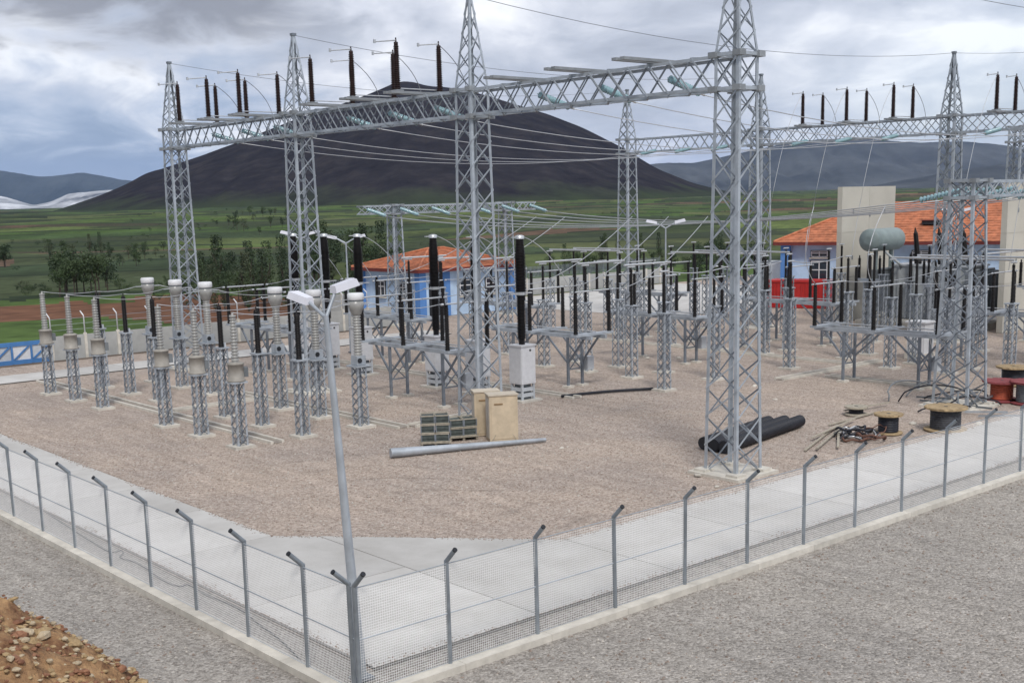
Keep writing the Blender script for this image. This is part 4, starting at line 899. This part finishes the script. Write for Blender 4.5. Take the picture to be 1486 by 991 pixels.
def window(parent, c, nv, w_, h_):
    sz = lambda a, d, b_: (d, a, b_) if nv[0] else (a, d, b_)
    c = np.array(c, float); nv = np.array([*nv, 0.])
    f = MB().box(c + nv * .03, sz(w_ + .2, .08, h_ + .2)).build('window', M_DARK, parent)
    for s_ in (-1, 1):
        ax = np.array([0, 1, 0]) if nv[0] else np.array([1, 0, 0])
        MB().box(c + ax * s_ * w_ * .26 + nv * .08, sz(w_ * .4, .02, h_ * .86)).build('pane', M_PANE, f)
        MB().box(c + ax * s_ * (w_ / 2) + nv * .09, sz(.09, .05, h_)).build('frame', M_WHITE, f)
    MB().box(c + nv * .09, sz(.09, .05, h_)).build('mullion', M_WHITE, f)
    for z in (-h_ / 2, h_ * .15, h_ / 2): MB().box(c + nv * .095 + [0, 0, z], sz(w_, .05, .09)).build('transom', M_WHITE, f)
    MB().box(c + nv * .12 + [0, 0, -h_ / 2 - .14], sz(w_ + .4, .22, .1)).build('sill', M_KERB, f)
hut = thing('blue_hut', 'light blue hut with orange hipped tile roof behind the breakers', 'building', (52.5, 67.7, 0))
MB().box((5.5, 4.6, 2.15), (11, 9.2, 4.3)).build('wall', M_BLUEW, hut)
for x, y in ((0, 0), (11, 0), (0, 9.2)): MB().box((x, y, 2.14), (.75, .75, 4.28)).build('corner_pilaster', M_BLUED, hut)
MB().box((3.0, -.03, 2.13), (.8, .12, 4.25)).build('pilaster', M_BLUED, hut)
dr = MB().box((1.75, -.03, 1.6), (1.6, .12, 3.0)).build('door', M_DARK, hut); MB().box((2.4, -.11, 1.5), (.06, .06, .25)).build('handle', M_ALU, dr)
for x in (5.2, 8.4): window(hut, (x, -.02, 2.5), (0, -1), 1.3, 1.4)
for y in (2.6, 6.2): window(hut, (-.02, y, 2.5), (-1, 0), 1.3, 1.4)
tiled_roof(hut, 0, 11, 0, 9.2, 4.45, 6.05)
a, b_ = gp(1140, 440), gp(1486, 446); rzc = math.atan2(b_[1] - a[1], b_[0] - a[0])
ctl = thing('control_building', 'long blue control building with orange hipped roof behind the transformer', 'building', a, rzc)
LB, DB, ZE = 34.0, 13.0, 5.7
MB().box((LB / 2, DB / 2, ZE / 2), (LB, DB, ZE)).build('wall', M_BLUEW, ctl)
MB().box((LB / 2, -.02, .35), (LB + .1, .12, .7)).build('plinth', M_BLUED, ctl)
for x in (0, LB): MB().box((x, 0, ZE / 2 - .02), (.9, .9, ZE - .05)).build('corner_pilaster', M_BLUED, ctl)
for x in (3.2, 8.0, 12.5, 17.0, 21.5, 26): window(ctl, (x, -.02, 2.9), (0, -1), 1.5, 2.3)
for x in (3.2, 8.0, 12.5): window(ctl, (x, -.02, 4.75), (0, -1), 1.5, .5)
tiled_roof(ctl, 0, LB, 0, DB, ZE + .2, 9.3, 1.0)
sk = thing('roof_vent', 'dark roof vent set in the orange roof slope', 'roof vent', (0, 0, 0)); 
q = np.array([math.cos(rzc), math.sin(rzc), 0]); qn = np.array([-q[1], q[0], 0]); sk.location = a + q * 13 + qn * 2.2 + [0, 0, ZE + 1.85]; sk.rotation_euler.z = rzc
MB().box((0, 0, 0), (1.6, .9, .35)).build('hood', M_DARK, sk); MB().box((0, 0, .2), (1.8, 1.1, .06)).build('cap', M_FASCIA, sk)
# red containers before the control building
def red_box(p0, p1, hgt, lab, depth=2.4):
    d = p1 - p0; L = np.linalg.norm(d); t = thing('red_container', lab, 'container', p0, math.atan2(d[1], d[0]))
    MB().box((L / 2, depth / 2, hgt / 2 + .08), (L, depth, hgt - .1)).build('body', M_RED, t)
    n_ = max(3, int(L / .32))
    for i in range(n_): MB().box((L * (i + .5) / n_, -.03, hgt / 2), (L / n_ * .5, .06, hgt * .82)).build('rib', M_RED, t)
    for z in (.1, hgt - .05): MB().box((L / 2, -.02, z), (L + .06, .12, .14)).build('rail', M_RED, t)
    MB().box((L / 2, depth / 2, hgt + .03), (L + .1, depth + .1, .06)).build('roof', M_RED, t)
red_box(gp(1112, 446), gp(1141, 447), 2.5, 'narrow red ribbed container beside the control building')
red_box(gp(1150, 447), gp(1203, 448), 2.5, 'wide red ribbed container before the control building')
pcab = thing('panel_kiosk', 'pale cabinet beside the narrow red container', 'cabinet', gp(1133, 440) + [3, 3, 0], rzc); MB().box((0, 0, 1.9), (2.2, 1.2, 3.8)).build('body', M_WHITE, pcab); MB().box((0, 0, 3.85), (2.4, 1.4, .1)).build('roof', M_LGREY, pcab)
def firewall(x0, x1, y, lab):
    t = thing('fire_wall', lab, 'wall', (x0, y, 0)); L = x1 - x0
    for i, (z0, z1) in enumerate(((0, 3.6), (3.63, 7.25), (7.28, 10.9))):
        for k in range(2): MB().box((L * (k + .5) / 2, 0, (z0 + z1) / 2), (L / 2 - .015, .45 + .006 * ((i + k) % 2), z1 - z0)).build('wall_lift', M_FIRE, t)
    MB().box((L / 2, 0, 5.45), (L - .05, .40, 10.8)).build('core', M_FIRE, t)
    for x, z in ((1.6, 8.9), (4.0, 8.6), (6.2, 8.9), (1.6, 5.2), (4.0, 5.0)): MB().box((x, -.235, z), (.16, .04, .32)).build('bracket', M_RAD, t)
firewall(71.2, 79.0, 35.8, 'tall pale concrete fire wall before the control building, beside the conservator')
firewall(71.2, 79.0, 21.9, 'tall pale concrete fire wall on the far side of the transformer')
tr = thing('power_transformer', 'large grey power transformer with round conservator between the fire walls', 'transformer', (73.2, 28.3, 0))
MB().box((0, 0, .25), (7.2, 9.5, .5)).build('plinth', M_KERB, tr)
MB().box((.6, 0, 2.6), (3.0, 6.4, 4.1)).build('tank', M_XFMR, tr)
for y in (-2.6, -1.3, 0, 1.3, 2.6): MB().box((-.95, y, 2.6), (.14, .18, 4.0)).build('stiffener', M_XFMR, tr)
MB().box((.6, 0, 4.72), (3.2, 6.6, .14)).build('cover', M_LGREY, tr)
for s_ in (-1, 1):
    for bank in (-1.0, 1.0):
        for k in range(10): MB().box((bank * 1.15 + .1 + (k - 4.5) * .2, s_ * 4.0, 2.7), (.06, .95, 3.3)).build('radiator_fin', M_RAD, tr)
        MB().tube((bank * 1.15 - 1, s_ * 3.6, 4.4), (bank * 1.15 + 1.1, s_ * 3.6, 4.4), .12, n=8).build('header_pipe', M_RAD, tr)
cv_ = MB().lathe([(.3, 0), (.85, .12), (.9, .3), (.9, 3.9), (.85, 4.08), (.3, 4.2)], 22, o=(-3.0, 4.2, 6.7), axis=(1, 0, 0)).build('conservator', M_CONSV, tr)
for x in (-1.8, .4): MB().bar((x, 4.2, .5), (x, 4.2, 5.9), .25, .25).build('conservator_leg', M_CONSV, tr)
for k in (-2.0, 0, 2.0):
    b1 = MB().lathe([(.28, 0), (.28, .4)] + sheds(.17, .24, .4, 2.5, .085, .8) + [(.12, 2.5), (.04, 2.9)], 12, o=(-.2, k - .6, 4.8), axis=(-.22, 0, 1)).build('high_voltage_bushing', M_BLACK, tr)
for k in (-1.5, -.5, .5, 1.5): MB().lathe([(.14, 0), (.14, .1)] + sheds(.09, .14, .1, .8, .08, .9) + [(.04, 1.0)], 10, o=(1.6, k, 4.8)).build('low_voltage_bushing', M_BROWNBLK, tr)
MB().box((-1.5, -1.2, 1.7), (.5, 1.2, 1.5)).build('control_box', M_DARK, tr)
MB().path([(-.9, 2.4, 4.6), (-1.4, 2.4, 4.9), (-1.4, 3.4, 5.6), (-1.2, 4.0, 6.0)], .1, 8).build('oil_pipe', M_XFMR, tr)
k = thing('switchgear_kiosk', 'large pale grey steel kiosk standing before the second fire wall', 'cabinet', (69.4, 24.3, 0))
MB().box((0, 0, 1.65), (2.2, 3.4, 3.1)).build('body', M_LGREY, k); MB().box((0, 0, 3.26), (2.4, 3.6, .12)).build('roof', M_LGREY, k)
for y in (-1.1, 0, 1.1): MB().box((-1.115, y, 1.65), (.03, 1.0, 2.7)).build('door', M_LGREY, k)
k = thing('drive_kiosk', 'white kiosk on a concrete foot between the disconnectors before the transformer', 'cabinet', (55.2, 18.9, 0))
MB().box((0, 0, 1.35), (1.1, 1.2, 1.9)).build('body', M_WHITE, k); MB().box((0, 0, 2.35), (1.3, 1.4, .1)).build('lid', M_WHITE, k); MB().box((0, 0, .2), (1.3, 1.4, .4)).build('footing', M_KERB, k)
for s_ in (-.26, .26): MB().box((-.56, s_, 1.35), (.02, .5, 1.7)).build('door', M_WHITE, k)

for i, (x0, y0, x1, y1, z) in enumerate([(61, 10.6, 61, 18.0, 6.6), (53.0, 10.6, 53.0, 18.0, 6.6), (50.3, 10.6, 50.3, 18.0, 6.6), (61, 18, 68, 18, 6.3), (61, 14.3, 68, 14.3, 6.3)]):
    tubebar((x0, y0, z), (x1, y1, z), f'aluminium tube over the columns before the transformer bay, {ORD[i]} from the yard side')
for i, (x, y) in enumerate(((68.0, 18.0), (68.0, 14.3), (66.5, 24.5), (69.0, 31.5))):
    t = thing('cable_sealing_stand', f'lattice stand with three short black terminations, {ORD[i]} from the second fire wall', 'stand', (x, y, 0), group='termination stands')
    stand(t, .7, 3.6, 1.0, 6); MB().bar((0, -1.1, 3.75), (0, 1.1, 3.75), .22, .16).build('cross_arm', M_STEEL, t)
    for k in (-.9, 0, .9): MB().lathe([(.12, 3.84)] + sheds(.08, .14, 3.86, 5.4, .09, .9) + [(.05, 5.42), (.05, 5.6)], 12, o=(0, k, 0)).build('termination', M_BLACK, t)
# ------------------------------------------------------------------ earth bank beside the camera
def CL(u, v, z): return CC * [1, 1, 0] + RH * u + FH * v + np.array([0, 0, z])
crest = [(-60, 846), (0, 868), (30, 876), (60, 884), (95, 905), (130, 930), (165, 952), (190, 975), (218, 992), (300, 1060), (420, 1150)]
cp = np.array([ap(x, y, 7.4) for x, y in crest])
cl = np.stack([(cp - CC) @ RH, (cp - CC) @ FH, cp[:, 2]], 1)
def crest_at(u):        # height and distance of the bank's brow at lateral offset u
    z = np.interp(u, cl[:, 0], cl[:, 2]); z = np.where(u < cl[0, 0], cl[0, 2] + (cl[0, 0] - u) * .12, z); z = np.where(u > cl[-1, 0], np.maximum(5.2, cl[-1, 2] - (u - cl[-1, 0]) * .55), z)
    return z, np.interp(u, cl[:, 0], cl[:, 1])
us = np.concatenate([np.linspace(-22, -6, 22), np.linspace(-5.9, -1, 110), np.linspace(-.9, 14, 30)]); ts = np.concatenate([np.linspace(-18, -5, 12), np.linspace(-4.8, 1.0, 110), np.linspace(1.2, 14, 26)])
Ug, Tg = np.meshgrid(us, ts)
zc, vc = crest_at(Ug)
soft = np.maximum(0, Tg) ** 1.25 * .95
back = np.where(Tg < 0, -.03 * Tg - .035 * Tg * Tg * 0 , 0)
plate = 8.72 - .25 * np.maximum(0, Ug) * .0
behind = np.where(Tg < 0, zc + (plate - zc) * smooth(0, -6.5, Tg) if False else zc + (plate - zc) * np.clip(-Tg / 7.0, 0, 1) ** 1.3, zc)
# near the camera the ground to the right drops away below the view
Z = np.where(Tg < 0, behind, zc - soft)
gain = np.clip(1 - np.abs(Tg) / 30, .2, 1)
Z = Z + ((fbm(Ug * 1.7, Tg * 1.7, 5, 21) - .47) * .34 + (fbm(Ug * 5, Tg * 7, 4, 31) - .46) * .24) * gain
Z = np.maximum(Z, -.3)
BV = CC * [1, 1, 0] + Ug[..., None] * RH + (vc + Tg)[..., None] * FH; BV[..., 2] = Z
nu = len(us); fs = [(j * nu + i, j * nu + i + 1, (j + 1) * nu + i + 1, (j + 1) * nu + i) for j in range(len(ts) - 1) for i in range(nu - 1)]
bm_ = bpy.data.meshes.new('earth_bank'); bm_.from_pydata(BV.reshape(-1, 3).tolist(), [], fs); bm_.polygons.foreach_set('use_smooth', [True] * len(fs)); bm_.materials.append(M_SOIL)
bank = struct(place('earth_bank', bm_))
def on_bank(u, tt): return BV[np.argmin(abs(ts - tt)), np.argmin(abs(us - u))]
for i in range(300):
    p = on_bank(random.uniform(-3.7, -1.7), random.uniform(-2.2, .35) if i > 70 else random.uniform(-.4, .25))
    stone('rock', random.choice('aaabbcab'), p + np.array([0, 0, .01]), min(.065, .014 + random.expovariate(55)), bank)
for key, M in (('a', M_ROCKA), ('b', M_ROCKB), ('c', M_ROCKC)):
    mb = MB()
    for i in range(2600):
        p = (on_bank(random.uniform(-4.5, -1.5), random.uniform(-3, .6)) if i % 3 else on_bank(random.uniform(-9, -1.2), random.uniform(-6, .6))) + np.array([random.uniform(-.03, .03), random.uniform(-.03, .03), 0]); k_ = random.uniform(.006, .026); src = random.choice(STONE); an = random.uniform(0, 6.28); ca_, sa_ = math.cos(an), math.sin(an)
        mb.add([p + np.array([x * ca_ - y * sa_, x * sa_ + y * ca_, z * .8]) * k_ for x, y, z in src.v], src.f)
    mb.build('small_stones', M, bank, kind='stuff')

# ------------------------------------------------------------------ mountains
def range_mesh(name, sil, D, front, backd, M, rough, nn=260, seed=1, under=40):
    sil = np.array(sil, float); pts = np.array([ap(x, y, D) for x, y in sil]); L_ = (pts - CC) @ RH; Zs = pts[:, 2]
    u = np.linspace(L_.min(), L_.max(), nn); zz = np.interp(u, L_, Zs); kern = np.ones(5) / 5; zz = np.convolve(np.pad(zz, 2, 'edge'), kern, 'valid')
    ww = np.linspace(-1, 1, 90); U_, W_ = np.meshgrid(u, ww)
    prof = np.where(W_ < 0, (1 - np.abs(W_) ** 1.15), (1 - W_ ** 1.3)); prof = np.clip(prof, 0, 1)
    v = D + np.where(W_ < 0, W_ * front, W_ * backd); U0_ = U_; U_ = U_ * v / D; base = terrain(*(np.moveaxis((CC[:2] + U_[..., None] * RH[:2] + v[..., None] * FH[:2]), -1, 0)))
    nz = (fbm(U_ / (front * .16), v / (front * .35), 5, seed) - .48) * rough * prof * (1 - np.exp(-((W_) / .18) ** 2) * .75)
    sc_ = np.clip((zz[None, :] - base) / (zz.max() * .6), 0, 1); nz = nz * sc_
    # gullies run down the slope
    gul = np.abs(fbm(U_ / (front * .06), v / (front * .5), 4, seed + 7) - .47) * rough * .8 * np.sin(np.clip(prof, 0, 1) * math.pi)
    Zg = base - under * (1 - prof) + np.maximum(0, zz[None, :] - base + 0) * prof + nz - gul * sc_
    P = np.stack([CC[0] + U_ * RH[0] + v * FH[0], CC[1] + U_ * RH[1] + v * FH[1], Zg], -1)
    n_ = len(u); f_ = [(j * n_ + i, j * n_ + i + 1, (j + 1) * n_ + i + 1, (j + 1) * n_ + i) for j in range(len(ww) - 1) for i in range(n_ - 1)]
    me = bpy.data.meshes.new(name); me.from_pydata(P.reshape(-1, 3).tolist(), [], f_); me.polygons.foreach_set('use_smooth', [True] * len(f_)); me.materials.append(M)
    return struct(place(name, me))
M_MTN = mat('dark_cloud_shade_mountain', (.018, .018, .026), .95, 0, .3, .006, col2=(.031, .030, .037), detail=10, spec=0.0)  # cloud shadow put into a dark base colour
def mountain_mat():  # dark base colours hold the cloud shadow; green foot is vegetation
    M = bpy.data.materials.new('cloud_shade_mountain'); M.use_nodes = True; t = M.node_tree; b = t.nodes['Principled BSDF']; L = t.links.new; geo = t.nodes.new('ShaderNodeNewGeometry')
    def nz(sc, det, ro): n = t.nodes.new('ShaderNodeTexNoise'); n.inputs['Scale'].default_value = sc; n.inputs['Detail'].default_value = det; n.inputs['Roughness'].default_value = ro; L(geo.outputs['Position'], n.inputs['Vector']); return n.outputs['Fac']
    r = t.nodes.new('ShaderNodeValToRGB'); e = r.color_ramp.elements; e[0].position = .3; e[0].color = (.017, .016, .021, 1); e[1].position = .72; e[1].color = (.056, .049, .050, 1); e2 = e.new(.5); e2.color = (.030, .028, .033, 1); L(nz(.012, 12, .72), r.inputs[0])
    sp = t.nodes.new('ShaderNodeSeparateXYZ'); L(geo.outputs['Position'], sp.inputs[0])
    ad = t.nodes.new('ShaderNodeMath'); ad.operation = 'MULTIPLY_ADD'; L(nz(.006, 8, .6), ad.inputs[0]); ad.inputs[1].default_value = -90; L(sp.outputs[2], ad.inputs[2])
    mr = t.nodes.new('ShaderNodeMapRange'); L(ad.outputs[0], mr.inputs[0]); mr.inputs[1].default_value = -42; mr.inputs[2].default_value = -2; mr.inputs[3].default_value = .8; mr.inputs[4].default_value = 0
    mx_ = t.nodes.new('ShaderNodeMix'); mx_.data_type = 'RGBA'; L(mr.outputs[0], mx_.inputs[0]); L(r.outputs[0], mx_.inputs[6]); mx_.inputs[7].default_value = (.048, .066, .034, 1); L(mx_.outputs[2], b.inputs['Base Color'])
    b.inputs['Roughness'].default_value = .95; b.inputs['Specular IOR Level'].default_value = 0.0
    return M
M_MTN = mountain_mat()
M_BLUEM = mat('haze_blue_range', (.055, .075, .10), .95, 0, .3, .0010, spec=.0, col2=(.09, .11, .13), detail=9)  # blue of the hazy air put into the base colour
M_FARM = mat('far_range', (.075, .085, .10), .95, 0, .3, .0012, spec=.0, col2=(.115, .125, .135), detail=9)  # paler base colour carries part of the distant haze
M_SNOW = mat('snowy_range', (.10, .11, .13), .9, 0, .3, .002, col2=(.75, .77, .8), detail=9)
main = [(-40, 350), (50, 318), (95, 304), (150, 286), (195, 268), (228, 250), (238, 249), (300, 229), (370, 203), (450, 173), (520, 151), (560, 133), (582, 123), (600, 122), (625, 129), (650, 130), (700, 140), (735, 150), (790, 168), (845, 190), (900, 217), (950, 246), (1000, 266), (1045, 277), (1110, 288), (1180, 300)]
range_mesh('mountain', main, 3600, 1500, 1600, M_MTN, 60, seed=4)
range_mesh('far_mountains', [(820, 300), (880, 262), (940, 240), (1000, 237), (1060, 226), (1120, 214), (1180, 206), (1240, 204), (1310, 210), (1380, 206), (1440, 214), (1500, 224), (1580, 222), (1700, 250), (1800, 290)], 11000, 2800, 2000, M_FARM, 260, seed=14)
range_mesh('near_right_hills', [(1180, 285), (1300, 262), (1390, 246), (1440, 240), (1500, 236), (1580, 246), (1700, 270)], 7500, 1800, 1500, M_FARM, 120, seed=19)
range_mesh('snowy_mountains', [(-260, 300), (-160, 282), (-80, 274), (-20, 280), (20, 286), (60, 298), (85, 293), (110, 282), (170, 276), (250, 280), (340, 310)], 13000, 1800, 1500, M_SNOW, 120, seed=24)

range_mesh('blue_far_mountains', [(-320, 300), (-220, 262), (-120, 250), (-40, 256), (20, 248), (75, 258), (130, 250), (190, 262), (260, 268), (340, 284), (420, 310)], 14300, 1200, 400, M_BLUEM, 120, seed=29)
# ------------------------------------------------------------------ trees
def crown_mesh(name, M, kind, n=1100, seed=0):
    r_ = np.random.default_rng(seed); mb = MB()
    if kind == 'poplar': H_, W_ = 1.0, .11
    elif kind == 'bush': H_, W_ = .95, .55
    else: H_, W_ = 1.0, .27
    lobes = [(r_.normal(0, W_ * .42, 2), r_.uniform(.30, .92), r_.uniform(.07, .17)) for _ in range(14 if kind != 'poplar' else 6)]
    for i in range(n):
        if kind == 'poplar':
            z = r_.uniform(.1, 1); rad_ = W_ * (math.sin(min(1, (z - .05) * 1.25) * math.pi * .82) ** .7 + .1) * math.sqrt(r_.uniform()); an = r_.uniform(0, 6.28); c = np.array([rad_ * math.cos(an), rad_ * math.sin(an), z])
        else:
            lb = lobes[r_.integers(len(lobes))]; v = r_.normal(size=3); v /= np.linalg.norm(v); rr = lb[2] * r_.uniform(.55, 1.08); c = np.array([*lb[0], lb[1] * (.85 if kind == 'bush' else 1)]) + v * rr * [1.15, 1.15, .9]
            c[2] = max(c[2], .03 if kind == 'bush' else .16)
        s_ = r_.uniform(.010, .030) * (1 if kind != 'poplar' else .7); a = r_.normal(size=3); a /= np.linalg.norm(a); b_ = np.cross(a, r_.normal(size=3)); b_ /= np.linalg.norm(b_)
        mb.add([c + a * s_, c + b_ * s_ * .8, c - a * s_ * .9, c - b_ * s_ * .7], [(0, 1, 2, 3)])
    return mb.mesh(name, M)
TRUNK = MB().tube((0, 0, -.03), (0, 0, .35), .022, .014, 6).tube((0, 0, .3), (.10, .05, .6), .013, .006, 5).tube((0, 0, .3), (-.08, .07, .62), .013, .006, 5).tube((0, 0, .33), (.01, -.09, .7), .012, .005, 5).mesh('trunk', M_BARK)
CROWN = {k: [crown_mesh('crown', M_LEAF[i % 3], k, seed=10 * j + i) for i in range(5)] for j, k in enumerate(('poplar', 'bush', 'tree'))}
GRP = {'poplar': ('slender upright poplar', 'tree', 'poplars beyond the site'), 'bush': ('low rounded dark bush', 'bush', 'bushes beyond the site'), 'tree': ('spreading dark leafy tree', 'tree', 'trees beyond the site')}
NT = 0
def plant(kind, x, y, hpx, where):
    global NT
    p = gp(x, y); dist = float((p - CC) @ CF)
    if dist > 2200 or dist < 60: return
    p[2] = terrain(p[0], p[1]); hgt = hpx * dist / F_PX
    lab, cat, gr = GRP[kind]; lab += ' ' + where; gr += ' ' + where; t = thing('poplar_tree' if kind == 'poplar' else ('bush' if kind == 'bush' else 'leafy_tree'), lab, cat, p, random.uniform(0, 6.28), gr); t.scale = (hgt,) * 3
    if kind != 'bush': place('trunk', TRUNK, t)
    place('crown', random.choice(CROWN[kind]), t); NT += 1
def scatter(kind, box, n, h0, h1, where):
    for _ in range(n): plant(kind, random.uniform(box[0], box[2]), random.uniform(box[1], box[3]), random.uniform(h0, h1), where)
CLUMPS = [('in the clump beyond the blue gate', [('tree', (85, 412, 165, 430), 16, 40, 72), ('bush', (20, 418, 230, 436), 12, 12, 24)]),
 ('standing alone far beyond the blue gate', [('tree', (0, 380, 12, 385), 2, 30, 40)]),
 ('in the hedge lines of the valley', [('tree', (60, 350, 245, 382), 30, 12, 24), ('bush', (0, 340, 250, 395), 26, 5, 10), ('poplar', (120, 350, 160, 372), 4, 24, 34)]),
 ('in the belt between the two far front towers', [('poplar', (285, 415, 430, 448), 16, 50, 92), ('tree', (250, 395, 430, 445), 30, 26, 50), ('bush', (240, 405, 480, 452), 26, 10, 22)]),
 ('on the pasture under the mountain', [('tree', (300, 316, 420, 335), 16, 10, 20), ('bush', (180, 312, 420, 345), 26, 4, 8)]),
 ('in the wood behind the blue hut', [('tree', (455, 392, 570, 422), 20, 36, 70), ('poplar', (440, 390, 560, 415), 12, 55, 85)]),
 ('on the slope above the hut roof', [('bush', (560, 350, 760, 385), 16, 6, 12)]),
 ('by the rear site fence', [('tree', (820, 378, 880, 392), 8, 14, 24), ('poplar', (790, 365, 960, 395), 7, 28, 46), ('bush', (770, 383, 1050, 402), 30, 10, 20), ('tree', (930, 375, 1040, 395), 9, 14, 26)]),
 ('beside the control building', [('tree', (1000, 375, 1130, 400), 14, 20, 40), ('tree', (1105, 400, 1140, 425), 5, 28, 42)]),
 ('on the far plain to the pass', [('bush', (700, 298, 1130, 330), 20, 3, 6)])]
for wh, lst in CLUMPS:
    for kd, bx_, n_, a_, b_ in lst: scatter(kd, bx_, n_, a_, b_, wh)

# ------------------------------------------------------------------ haze
hz = MB(); c0 = CC * [1, 1, 0] + FH * 4000
hz.box((0, 0, 0), (1, 1, 1)); ho = hz.build('haze', M_WHITE, kind='stuff'); ho.data.materials.clear()
hm = bpy.data.materials.new('haze'); hm.use_nodes = True; tn = hm.node_tree; tn.nodes.clear(); oo = tn.nodes.new('ShaderNodeOutputMaterial'); pv = tn.nodes.new('ShaderNodeVolumePrincipled')
pv.inputs['Color'].default_value = (.42, .60, 1.0, 1); pv.inputs['Density'].default_value = 1.7e-5; pv.inputs['Anisotropy'].default_value = .2; tn.links.new(pv.outputs[0], oo.inputs['Volume']); ho.data.materials.append(hm)
ho.scale = (37000, 37000, 900); ho.location = (c0[0], c0[1], 900 / 2 - 60)
